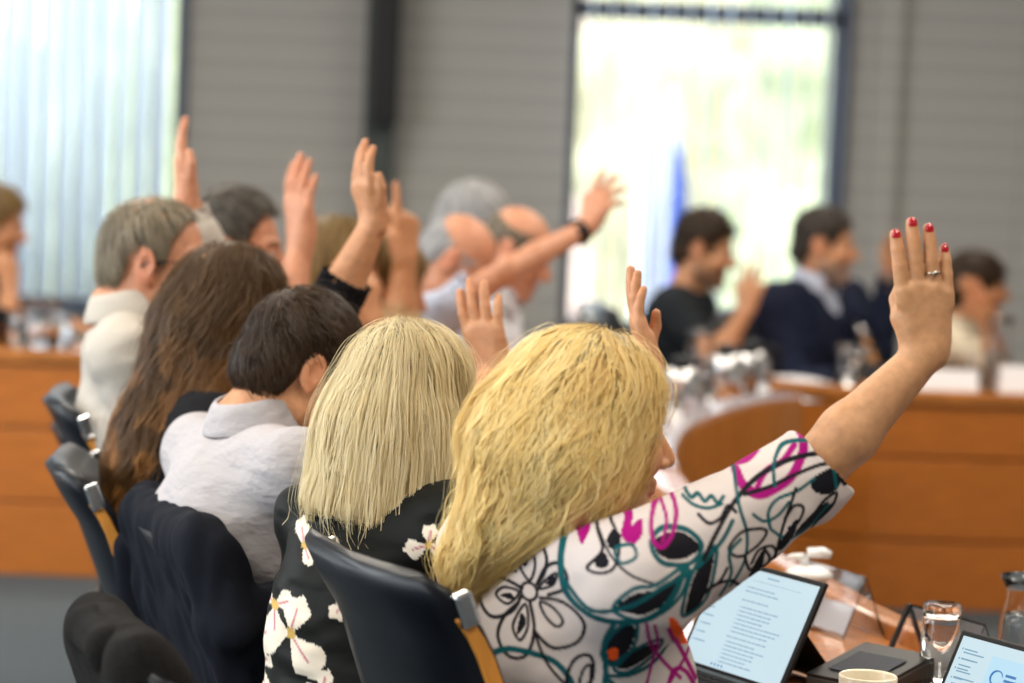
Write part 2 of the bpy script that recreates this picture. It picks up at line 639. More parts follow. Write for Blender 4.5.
def vnormals(V, Q):
    n = np.cross(V[Q[:, 2]] - V[Q[:, 0]], V[Q[:, 3 % Q.shape[1]]] - V[Q[:, 1]])
    N = np.zeros_like(V)
    for a in range(Q.shape[1]):
        for x in range(3):
            N[:, x] += np.bincount(Q[:, a], n[:, x], len(V))
    return N / (np.linalg.norm(N, axis=1, keepdims=True) + 1e-12)
# ---------------------------------------------------------------- the room
WY = 13.5
XL, XR, ZC = -4.6, 4.6, 3.4


def structure(name, mb, m, **kw):
    o = mb.build(name, m, smooth=False, **kw)
    o['kind'] = 'structure'
    return o


structure('floor', MB().box((XL, -1.5, -0.1), (XR, WY + 0.3, 0.0)), M['carpet'])
structure('ceiling', MB().box((XL, -1.5, ZC), (XR, WY + 0.3, ZC + 0.15)), M['ceiling'])
wx0, wx1 = -4.0, at(183.5, 60, WY)[0]
cx0, cx1 = at(566, 170, WY)[0], at(839, 150, WY)[0]
zs, zt = 0.5, 3.15
wb = MB()
wb.box((XL, WY, 0), (wx0, WY + 0.3, ZC)).box((wx1, WY, 0), (cx0, WY + 0.3, ZC)).box((cx1, WY, 0), (XR, WY + 0.3, ZC))
for a, b in ((wx0, wx1), (cx0, cx1)):
    wb.box((a, WY, 0), (b, WY + 0.3, zs)).box((a, WY, zt), (b, WY + 0.3, ZC))
structure('wall_back', wb, M['wall'])
structure('wall_rear', MB().box((XL, -1.7, 0), (XR, -1.5, ZC)), M['wall'])
structure('wall_right', MB().box((XR, -1.5, 0), (XR + 0.2, WY + 0.3, ZC)), M['wall'])
# the left wall is a long window band that lets the daylight in
structure('wall_left', MB().box((XL - 0.2, -1.5, 0), (XL, WY + 0.3, 0.7)).box((XL - 0.2, -1.5, 3.1), (XL, WY + 0.3, ZC))
          .box((XL - 0.2, 8.2, 0.7), (XL, WY + 0.3, 3.1)), M['wall'])


def window(name, a, b, transom=None):
    f = MB()
    t, y0, y1 = 0.045, WY + 0.05, WY + 0.16
    f.box((a, y0, zs), (a + t, y1, zt)).box((b - t, y0, zs), (b, y1, zt)).box((a, y0, zs), (b, y1, zs + t)).box((a, y0, zt - t), (b, y1, zt))
    if transom:
        f.box((a, y0, transom - 0.045), (b, y1, transom + 0.045))
    o = structure(name, f, M['window_frame'], bevel=0.006)
    p = MB().box((a + t, WY + 0.10, zs + t), (b - t, WY + 0.108, zt - t)).build('pane', M['pane'], o, smooth=False)
    MB().box((a - 0.03, WY - 0.06, zs - 0.035), (b + 0.03, WY + 0.05, zs)).build('window_sill', M['window_frame'], o, smooth=False, bevel=0.006)
    return o


window('window_1', wx0, wx1)
window('window_2', cx0, cx1, transom=at(710, 13, WY)[2])
t1 = MB()
jx = at(842, 150, WY)[0]
structure('trim_1', MB().box((cx1 - 0.005, WY - 0.05, 0.0), (cx1 + 0.035, WY + 0.02, ZC)), M['window_frame'], bevel=0.004)
structure('trim_2', MB().box((at(866, 200, WY)[0], WY - 0.07, 0), (at(893, 200, WY)[0], WY, ZC)), M['wall'], bevel=0.01)
structure('trim_3', MB().box((at(1016, 200, WY)[0], WY - 0.07, 0), (at(1050, 200, WY)[0], WY, ZC)), M['wall'], bevel=0.01)
structure('trim_4', MB().box((wx1 - 0.005, WY - 0.04, 0), (wx1 + 0.025, WY + 0.02, ZC)), M['window_frame'], bevel=0.004)
structure('baseboard_back', MB().box((wx1, WY - 0.02, 0), (cx0, WY, 0.09)).box((cx1, WY - 0.02, 0), (XR, WY, 0.09)), M['pillar'])
px0, px1 = at(364, 150, WY)[0], at(394, 150, WY)[0]
structure('pillar', MB().box((px0, WY - 0.16, 0), (px1, WY, ZC)), M['pillar'], bevel=0.01)
# column loudspeaker on the dark pillar
sx0, sx1 = at(373, 60, WY - 0.3)[0], at(399, 60, WY - 0.3)[0]
zb = at(380, 124, WY - 0.3)[2]
ls = thing('column_loudspeaker', 'tall black column loudspeaker mounted high on the dark pillar between grey wall panels', 'loudspeaker', ((sx0 + sx1) / 2, WY - 0.22, zb))
hw = (sx1 - sx0) / 2
MB().box((-hw, -0.08, 0), (hw, 0.04, 1.05)).build('housing', M['speaker'], ls, smooth=False, bevel=0.012)
MB().box((-hw + 0.015, -0.088, 0.02), (hw - 0.015, -0.079, 1.03)).build('grille', M['black_plastic'], ls, smooth=False)
for _z in (0.3, 0.7):
    MB().box((-0.03, 0.04, _z), (0.03, 0.065, _z + 0.1)).build('bracket', M['steel'], ls, smooth=False)


def blind(label, a, b, ang, pitch, z0, z1, wid, y):
    r = thing('vertical_blind', label, 'blind', ((a + b) / 2, y, z1))
    w = (b - a) / 2
    MB().box((-w, -0.025, 0.0), (w, 0.025, 0.045)).build('headrail', M['window_frame'], r, smooth=False, bevel=0.004)
    s = MB()
    x = -w + pitch / 2
    i = 0
    while x < w - 0.01:
        an = math.radians(ang + 7 * math.sin(i * 1.7) + 4 * math.sin(i * 0.6))
        c, sn = math.cos(an), math.sin(an)
        prof = []
        for k in range(5):
            u = (k / 4 - 0.5) * wid
            v = 0.010 * (1 - (2 * k / 4 - 1) ** 2)
            prof.append((x + u * c - v * sn, u * sn + v * c))
        n = len(s.v)
        s.add([(p[0], p[1], 0.0) for p in prof] + [(p[0], p[1], z0 - z1) for p in prof], [(k, k + 1, k + 6, k + 5) for k in range(4)])
        x += pitch
        i += 1
    s.build('slats', M['slat'], r, solid=0.0012)
    return r


blind('nearly closed white vertical blind across the window at the left edge', wx0 + 0.05, wx1 - 0.02, 52, 0.088, zs + 0.06, zt - 0.06, 0.10, WY - 0.10)
blind('open white vertical blind over the middle window behind the men', cx0 + 0.05, cx1 - 0.05, 83, 0.092, zs + 0.06, zt - 0.06, 0.085, WY - 0.10)

# ---------------------------------------------------------------- outside the windows
structure('ground_outside', MB().box((-30, WY + 0.4, -3.3), (30, 70, -3.2)), M['pavement'])


def crown_mesh(c, r, seed, n=9):
    s = Soft(0.16)
    rg = np.random.default_rng(seed)
    for _ in range(n):
        d = rg.normal(size=3); d /= np.linalg.norm(d)
        p = np.asarray(c) + d * np.asarray(r) * 0.6
        rr = np.asarray(r) * rg.uniform(0.38, 0.6)
        s.el(p, np.eye(3), rr, k=0.3)
    V, Q = s.mesh(1)
    N = vnormals(V, Q)
    V = V + N * (0.22 * vnoise(V, 2.1, seed) + 0.13 * vnoise(V, 5.3, seed + 1))[:, None]
    return V, Q


def tree(x, y, z, h, r, leaf, seed, label):
    t = thing('tree', label, 'tree', (x, y, -3.2))
    V, Q = crown_mesh((0, 0, z + 3.2), (r, r, h), seed)
    obj('crown', V, Q, leaf, t)
    MB().tube([(0, 0, 0), (0.05, 0, (z + 3.2) * 0.5), (0, 0.03, z + 3.2)], [0.22, 0.17, 0.12]).build('trunk', M['bark'], t)


tree(2.9, 24.0, 0.9, 2.6, 1.5, M['leaves'], 3, 'pale green tree outside, filling the middle window on its right half')
tree(1.9, 28.0, 1.6, 2.9, 1.6, M['leaves2'], 5, 'yellowish tree outside the middle window, behind the flags')
tree(-4.4, 27.0, 1.2, 2.6, 1.8, M['leaves'], 8, 'green tree outside behind the closed blind at the left edge')
bd = thing('apartment_house', 'pinkish plastered house far outside, seen through the left half of the middle window', 'house', (1.2, 36.0, -3.2))
MB().box((-3.2, 0, 0), (0.9, 6, 6.4)).build('facade', M['facade'], bd, smooth=False)
MB().hexa([(-3.5, -0.4, 6.4), (1.2, -0.4, 6.4), (1.2, 6.4, 6.4), (-3.5, 6.4, 6.4), (-3.5, 2.9, 8.2), (1.2, 2.9, 8.2), (1.2, 3.1, 8.2), (-3.5, 3.1, 8.2)]).build('roof', M['roof'], bd, smooth=False)
for z in (1.0, 2.9, 4.7):
    for x in (-2.6, -1.5, -0.4):
        MB().box((x, -0.03, z), (x + 0.6, 0.05, z + 1.1)).build('window', M['window_frame'], bd, smooth=False)


def flag(px0, px1, pytop, Y, m, label, seed):
    a, b = at(px0, 200, Y), at(px1, 200, Y)
    zt_ = at(px0, pytop, Y)[2]
    w = b[0] - a[0]
    r = thing('flagpole', label, 'flag', (a[0], Y, -3.2))
    H = zt_ + 3.2
    MB().tube([(0, 0, 0), (0, 0, H + 0.15)], 0.022).lathe([(0, 0.05), (0.03, 0.02), (0.03, -0.02), (0, -0.05)], (0, 0, H + 0.18), 12).build('pole', M['flag_white'], r)
    rows, cols = 26, 22
    V = []
    for i in range(rows):
        t = i / (rows - 1)
        for k in range(cols):
            u = k / (cols - 1)
            V.append((0.03 + u * w * (0.65 + 0.35 * t), 0.09 * math.sin(u * 17 + 2 * t + seed) * (0.4 + t), H - 2.1 * t - 0.3 * u * (1 - t)))
    Fc = [(i * cols + k, i * cols + k + 1, (i + 1) * cols + k + 1, (i + 1) * cols + k) for i in range(rows - 1) for k in range(cols - 1)]
    obj('flag_cloth', V, Fc, m, r, solid=0.004)


flag(666, 690, 128, 16.6, M['flag_blue'], 'limp blue flag on a pole outside the middle window', 1)
flag(640, 664, 90, 17.4, M['flag_white'], 'limp white flag on a pole outside, beside the blue one', 2)

# ---------------------------------------------------------------- desks
ZT, ZL = 0.70, 0.73


def ribbon(P, Q, z0, z1):
    """solid band between two plan lines P and Q"""
    rings = [[(*p, z0), (*q, z0), (*q, z1), (*p, z1)] for p, q in zip(P, Q)]
    return loft(rings)


def plan_offset(P, d):
    P = np.asarray(P)
    T = np.gradient(P, axis=0)
    T /= np.linalg.norm(T, axis=1, keepdims=True)
    return P + np.reshape(d, (-1, 1)) * np.stack([-T[:, 1], T[:, 0]], 1)


inner = catmull([(1.30, 3.75), (1.03, 4.35), (.82, 4.77), (.66, 5.24), (.53, 5.85), (.44, 6.5), (.415, 7.1), (.484, 7.73), (.59, 8.11), (.74, 8.48), (.90, 8.70)], 6)
LIPW = np.interp(np.arange(len(inner)), [22, 34], [0.045, 0.10])
dk = thing('curved_desk', 'long curved orange wooden desk in front of the row with raised hands', 'desk', (0.5, 6.0, 0))
O_ = np.array((0.5, 6.0, 0))


def deskpart(name, VF, m, root, org, **kw):
    V, Fc = VF
    return obj(name, np.array(V) - org, Fc, m, root, smooth=False, **kw)


deskpart('worktop', ribbon(plan_offset(inner, LIPW), plan_offset(inner, 0.62), ZT - 0.035, ZT), M['wood_top'], dk, O_, bevel=0.005)
deskpart('raised_lip', ribbon(plan_offset(inner, -0.01), plan_offset(inner, LIPW), ZT - 0.16, ZL + 0.0029), M['wood_top'], dk, O_, bevel=0.012)
deskpart('edge_strip', ribbon(plan_offset(inner, -0.006)[34:], plan_offset(inner, 0.10)[34:], ZL + 0.003, ZL + 0.010), M['top_sheen'], dk, O_, bevel=0.003)  # pale strip paints the window reflection onto the far part of the glossy top
deskpart('front_panel', ribbon(plan_offset(inner, 0.005), plan_offset(inner, 0.03), 0.0, ZT - 0.16), M['wood'], dk, O_, bevel=0.004)
for i in (3, 21, 38, 55):
    a = plan_offset(inner, 0.105)[i]; b = plan_offset(inner, 0.56)[i]
    t = nrm(inner[i + 1] - inner[i]) * 0.0125
    MB().hexa([(*(a - t), 0), (*(b - t), 0), (*(b + t), 0), (*(a + t), 0), (*(a - t), ZT - 0.035), (*(b - t), ZT - 0.035), (*(b + t), ZT - 0.035), (*(a + t), ZT - 0.035)])\
        .build('support_panel', M['wood'], dk, smooth=False, origin=None).location = tuple(-O_)


def straight_desk(label, line, zg, depth, back, ztop, name='panelled_desk'):
    line = np.array(line, float)
    org = np.array((*line.mean(0), 0))
    r = thing(name, label, 'desk', org)
    zs_ = [0.0] + list(zg) + [ztop - 0.045]
    for i, (a, b) in enumerate(zip(zs_, zs_[1:])):
        rings = []
        V, Fc = ribbon(line, plan_offset(line, 0.025), a + (0.005 if i else 0), b - 0.005)
        deskpart('front_board', (V, Fc), M['wood'], r, org, bevel=0.004)
    deskpart('backing', ribbon(plan_offset(line, 0.026), plan_offset(line, 0.045), 0, ztop - 0.06), M['wood'], r, org)
    deskpart('raised_lip', ribbon(plan_offset(line, -0.015), plan_offset(line, 0.05), ztop - 0.045, ztop), M['wood_top'], r, org, bevel=0.008)
    deskpart('worktop', ribbon(plan_offset(line, 0.05), plan_offset(line, depth), ztop - 0.065, ztop - 0.03), M['wood_top'], r, org, bevel=0.005)
    return r


straight_desk('straight panelled orange desk on the far right, in front of the suited man', [(.63, 9.54), (.93, 9.27), (1.19, 9.17), (1.9, 9.24), (2.9, 9.34)], (0.227, 0.50), 0.56, None, 0.72)
straight_desk('orange panelled desk at the left edge, under the glass carafe', [(-3.2, 9.05), (-2.0, 9.1), (-1.2, 9.12)], (0.24, 0.48), 0.6, None, 0.735)

# ---------------------------------------------------------------- chairs
CH = {}


def chair_shapes():
    rings = []
    path = []
    for i in range(22):
        t = i / 21
        z = 0.47 + 0.53 * t
        y = -0.15 - 0.20 * t - 0.045 * max(0, (t - 0.80) / 0.20) ** 2
        path.append((y, z))
    path = np.array(path)
    tan = np.gradient(path, axis=0); tan /= np.linalg.norm(tan, axis=1, keepdims=True)
    for i, (y, z) in enumerate(path):
        t = i / 21
        w = 0.205 + 0.02 * math.sin(math.pi * min(1, t * 1.1)) - (0.015 if i == 21 else 0)
        th = 0.030 if 0 < i < 20 else (0.024 if i == 20 else 0.012)
        ny, nz = -tan[i, 1], tan[i, 0]
        ring = []
        for k in range(40):
            a = 2 * math.pi * k / 40
            cx = math.copysign(abs(math.cos(a)) ** 0.35, math.cos(a)) * w
            cn = math.copysign(abs(math.sin(a)) ** 0.6, math.sin(a)) * th
            fwd = 0.035 * (cx / w) ** 2
            ring.append((cx, y + fwd - cn * tan[i, 1], z + cn * tan[i, 0]))
        rings.append(ring)
    CH['backrest'] = loft(rings)
    for s, nm in ((1, 'r'), (-1, 'l')):
        rr = []
        for i in range(1, 20):
            y, z = path[i]
            t = i / 21
            w = 0.205 + 0.02 * math.sin(math.pi * min(1, t * 1.1))
            x0, x1 = s * (w - 0.004), s * (w + 0.008)
            hy = 0.011
            f = 0.033
            rr.append([(x0, y + f - hy, z), (x1, y + f - hy, z), (x1, y + f + hy, z), (x0, y + f + hy, z)][::s])
        CH['trim' + nm] = loft(rr)
        y, z = path[19]
        c = MB()
        c.obox((s * 0.214, y + 0.033, z + 0.014), ((1, 0, 0), (0, 0.93, 0.37), (0, -0.37, 0.93)), (0.009, 0.013, 0.024))
        CH['cap' + nm] = (c.v, c.f)
    # seat
    rings = []
    for i in range(14):
        t = i / 13
        y = -0.23 + 0.46 * t
        w = 0.225 + 0.01 * math.sin(math.pi * t) - (0.012 if i in (0, 13) else 0)
        th = 0.042 if 0 < i < 13 else 0.022
        drop = -0.02 * max(0, (t - 0.75) / 0.25) ** 2
        rings.append([(math.copysign(abs(math.cos(a)) ** 0.35, math.cos(a)) * w, y,
                       0.425 + drop + math.copysign(abs(math.sin(a)) ** 0.6, math.sin(a)) * th) for a in [2 * math.pi * k / 32 for k in range(32)]])
    CH['seat'] = loft(rings)
    c = MB().lathe([(0, 0.08), (0.045, 0.08), (0.045, 0.26), (0.028, 0.27), (0.028, 0.385), (0.06, 0.39), (0.06, 0.40), (0, 0.40)], n=20)
    CH['column'] = (c.v, c.f)
    c = MB()
    for k in range(5):
        a = 2 * math.pi * k / 5 + 0.3
        c.tube([(0, 0, 0.095), (0.16 * math.cos(a), 0.16 * math.sin(a), 0.085), (0.29 * math.cos(a), 0.29 * math.sin(a), 0.062)], [0.028, 0.022, 0.016], 10)
    CH['star_base'] = (c.v, c.f)
    CH['casters'] = []
    for k in range(5):
        a = 2 * math.pi * k / 5 + 0.3
        c = MB().lathe([(0, -0.022), (0.024, -0.022), (0.03, -0.016), (0.03, 0.016), (0.024, 0.022), (0, 0.022)], (0.29 * math.cos(a), 0.29 * math.sin(a), 0.03), 16, axis=(-math.sin(a), math.cos(a), 0))
        CH['casters'].append((c.v, c.f))
    c = MB().tube([(0, -0.02, 0.39), (0, -0.18, 0.40), (0, -0.215, 0.45), (0, -0.255, 0.60)], [0.03, 0.03, 0.03, 0.022], 10)
    CH['spine'] = (c.v, c.f)


chair_shapes()
CH_MESH = []


def chair(label, x, y, yaw, ztop=1.0, group=None):
    """yaw: the way the sitter looks"""
    dz = ztop - 1.0
    r = thing('conference_chair', label, 'chair', (x, y, 0), yaw - math.pi / 2, group)
    if not CH_MESH:
        def part(n, key, m, **kw):
            V, Fc = CH[key] if isinstance(key, str) else key
            o = obj(n, V, Fc, m, r, **kw)
            CH_MESH.append((o, n))
            return o
        part('backrest', 'backrest', M['leather'])
        part('side_trim', 'triml', M['trim_wood'], smooth=False, bevel=0.002)
        part('side_trim', 'trimr', M['trim_wood'], smooth=False, bevel=0.002)
        part('trim_cap', 'capl', M['chrome'], smooth=False, bevel=0.005)
        part('trim_cap', 'capr', M['chrome'], smooth=False, bevel=0.005)
        part('seat', 'seat', M['leather'])
        part('spine', 'spine', M['black_plastic'])
        part('column', 'column', M['chrome'])
        part('star_base', 'star_base', M['steel'])
        for c in CH['casters']:
            part('caster', c, M['black_plastic'])
        for o, n in CH_MESH:
            if n not in ('column', 'star_base', 'caster'):
                o.location.z = dz
        return r
    for o, n in CH_MESH:
        c = o.copy()
        COL.objects.link(c)
        c.parent = r
        c.location.z = dz if n not in ('column', 'star_base', 'caster') else 0
    return r
# ---------------------------------------------------------------- people
UP = np.array((0., 0., 1.))


def rot_about(v, ax, a):
    ax = nrm(ax)
    v = np.asarray(v, float)
    return v * math.cos(a) + np.cross(ax, v) * math.sin(a) + ax * (ax @ v) * (1 - math.cos(a))


class Frame:
    """head frame: x to the person's right, y forward, z up"""

    def __init__(self, o, F, U, s=1.0):
        self.o = np.asarray(o, float)
        self.F = nrm(F)
        self.R = nrm(np.cross(self.F, U))
        self.U = np.cross(self.R, self.F)
        self.s = s
        self.ax = np.array((self.R, self.F, self.U))

    def p(self, x, y, z):
        return self.o + self.s * (x * self.R + y * self.F + z * self.U)

    def loc(self, V):
        return (np.asarray(V) - self.o) @ self.ax.T / self.s


def head_shape(s, f, woman=False, jaw=1.0):
    k = f.s
    A = f.ax

    def E(c, r, kk=0.02, op='u', ax=None):
        s.el(f.p(*c), A if ax is None else ax, np.array(r) * k, kk * k, op)

    def C(a, b, ra, rb=None, kk=0.012, op='u'):
        s.rc(f.p(*a), f.p(*b), ra * k, (rb or ra) * k, kk * k, op)
    E((0, -.012, .038), (.074, .093, .084))
    E((0, .025, -.03), (.060, .066, .082), .03)
    C((-.045, .012, -.062), (0, .068, -.094), .022 * jaw, .021, .02)
    C((.045, .012, -.062), (0, .068, -.094), .022 * jaw, .021, .02)
    E((0, .074, -.098), (.022, .018, .018), .015)
    for x in (-1, 1):
        E((x * .036, .062, -.022), (.027, .026, .028), .02)
        C((x * .012, .080, .030), (x * .046, .066, .028), .010, .009, .012)
        E((x * .031, .098, .006), (.019, .021, .012), .012, 's')
        E((x * .031, .074, .006), (.0135, .0135, .0125), .003)
    C((0, .084, .018), (0, .112, -.026), .0075, .012, .012)
    for x in (-1, 1):
        E((x * .012, .100, -.032), (.009, .011, .008), .006)
        # ear: rim, bowl, lobe
        ea = np.array((nrm(f.R * x + f.F * -0.35), nrm(f.F + f.R * x * 0.35), f.U))
        E((x * .080, -.012, .002), (.008, .021, .032), .008, 'u', ea)
        E((x * .0885, -.008, .004), (.006, .012, .019), .004, 's', ea)
        E((x * .078, -.004, -.026), (.007, .010, .010), .006)
    C((-.020, .0875, -.058), (.020, .0875, -.058), .0065, .0065, .006)
    C((-.016, .087, -.069), (.016, .087, -.069), .0075, .0075, .006)
    C((-.02, .1, -.0635), (.02, .1, -.0635), .0028, .0028, .003, 's')


def hand_shape(s, wr, fd, pn, side, sc=1.0, curl=(10, 10, 10, 12), spread=4, thumb='out', nails=None):
    wr = np.asarray(wr, float)
    fd = nrm(fd)
    pn = nrm(np.asarray(pn, float) - fd * (np.asarray(pn, float) @ fd))
    x = np.cross(fd, pn) if side == 'R' else np.cross(pn, fd)

    def P(u, v, w=0):
        return wr + sc * (x * u + fd * v + pn * w)
    s.rc(P(.014, -.004), P(.024, .085), .019 * sc, .0125 * sc, .012)
    s.rc(P(-.012, -.004), P(-.026, .078), .018 * sc, .0115 * sc, .012)
    s.rc(P(0, .012), P(.004, .088), .018 * sc, .0125 * sc, .012)
    s.rc(P(-.012, .012), P(-.012, .084), .0165 * sc, .012 * sc, .012)
    s.rc(P(.018, .018, .010), P(.032, .048, .012), .017 * sc, .0125 * sc, .012)
    s.rc(P(-.020, .02, .008), P(-.024, .05, .008), .013 * sc, .012 * sc, .012)
    base = [(.0300, .086), (.0095, .091), (-.0115, .087), (-.0310, .076)]
    lens = [.076, .085, .079, .061]
    rad = [.0106, .0108, .0103, .0092]
    for i in range(4):
        a = math.radians((1.5 - i) * spread)
        d = nrm(fd * math.cos(a) + x * math.sin(a))
        p = P(*base[i])
        nn = pn
        ax = np.cross(d, pn)
        c = math.radians(curl[i])
        r = rad[i] * sc
        s.rc(p - d * .012 * sc, p, r * 1.05, r * 1.04, .008)
        for j, fr in enumerate((.45, .30, .25)):
            cc = c * (0.8, 1.2, 0.8)[j]
            d = rot_about(d, ax, cc)
            nn = rot_about(nn, ax, cc)
            q = p + d * lens[i] * fr * sc
            r2 = r * (0.95, 0.94, 0.86)[j]
            s.rc(p, q, r, r2, .002)
            p, r = q, r2
        if nails is not None:
            nails.append((p - d * .0045 * sc, d, -nn, r))
    if thumb == 'out':
        pts = [(.032, .045, .010), (.052, .068, .016), (.060, .092, .018)]
    elif thumb == 'in':
        pts = [(.030, .045, .014), (.030, .070, .030), (.020, .092, .036)]
    else:
        pts = [(.034, .046, .010), (.046, .074, .014), (.047, .100, .014)]
    s.rc(P(*pts[0]), P(*pts[1]), .0122 * sc, .0105 * sc, .006)
    s.rc(P(*pts[1]), P(*pts[2]), .0104 * sc, .0085 * sc, .003)


SKIN = {'fair': (0.52, 0.25, 0.125), 'tan': (0.45, 0.205, 0.095), 'pink': (0.54, 0.245, 0.14), 'arm': (0.53, 0.275, 0.135)}


def body_colors(V, f, base, brow, beard, hands, lip=(0.50, 0.17, 0.14)):
    base = np.array(base)
    c = np.tile(base, (len(V), 1))
    q = f.loc(V)
    x, y, z = np.abs(q[:, 0]), q[:, 1], q[:, 2]

    def mixin(m, col):
        c[:] = c * (1 - m[:, None]) + np.array(col) * m[:, None]
    ear = np.clip((x - .068) / .012, 0, 1) * (np.abs(z) < .045) * (np.abs(y) < .05)
    mixin(ear * .35, base * (1.0, .62, .55))
    nose = np.clip(1 - np.linalg.norm(q - (0, .105, -.02), axis=1) / .03, 0, 1)
    mixin(nose * .5, base * (1.0, .7, .62))
    chk = np.clip(1 - np.linalg.norm(np.stack([x, y, z], 1) - (.04, .08, -.025), axis=1) / .035, 0, 1)
    mixin(chk * .4, base * (1.02, .72, .66))
    if beard is not None:
        m = np.clip(1 - np.abs(z + .085) / .05, 0, 1) ** .5 * (y > -.005) * (x < .075) * np.clip((-.03 - z + (y > .085) * .004) / .015, 0, 1)
        mixin(np.clip(m * .85, 0, 1), beard)
    m = ((x < .023) & (z < -.052) & (z > -.078) & (y > .079)).astype(float)
    mixin(m * .8, lip)
    e = ((x - .031) / .0125) ** 2 + ((z - .006) / .006) ** 2
    front = y > .076
    mixin((front & (e < 1)).astype(float), (.62, .58, .55))
    ir = (x - .031) ** 2 + (z - .006) ** 2 < .0052 ** 2
    mixin((front & ir).astype(float), (.03, .025, .02))
    bw = (np.abs(z - .031 + .10 * np.abs(x - .034)) < .0048) & (x > .012) & (x < .052) & (y > .055)
    mixin(bw.astype(float) * .8, brow)
    for wr, fd in hands:
        t = (V - wr) @ fd
        near = np.linalg.norm(V - wr - np.outer(t, fd), axis=1) < .08
        g = np.clip((t - .10) / .08, 0, 1) * near
        mixin(g * .3, base * (1.0, .74, .66))
    return np.clip(c, 0, 1)


HAIRPAL = {
    'blond': [(0.92, 0.73, 0.32), (0.98, 0.86, 0.50), (0.72, 0.47, 0.15), (1.0, 0.93, 0.68)],
    'ash': [(0.82, 0.70, 0.42), (0.94, 0.86, 0.62), (0.52, 0.39, 0.19), (1.0, 0.95, 0.78)],
    'brown': [(0.10, 0.052, 0.021), (0.16, 0.085, 0.033), (0.06, 0.032, 0.014), (0.26, 0.15, 0.06)],
    'dark': [(0.055, 0.032, 0.019), (0.085, 0.051, 0.030), (0.032, 0.02, 0.013), (0.13, 0.082, 0.05)],
    'grey': [(0.27, 0.22, 0.15), (0.40, 0.34, 0.25), (0.13, 0.10, 0.07), (0.52, 0.46, 0.36)],
    'white': [(0.62, 0.62, 0.62), (0.72, 0.72, 0.74), (0.45, 0.45, 0.46), (0.78, 0.78, 0.8)],
    'saltpepper': [(0.10, 0.085, 0.07), (0.17, 0.15, 0.125), (0.06, 0.05, 0.04), (0.26, 0.24, 0.21)],
    'honey': [(0.28, 0.17, 0.06), (0.36, 0.23, 0.09), (0.20, 0.115, 0.04), (0.42, 0.29, 0.13)],
}


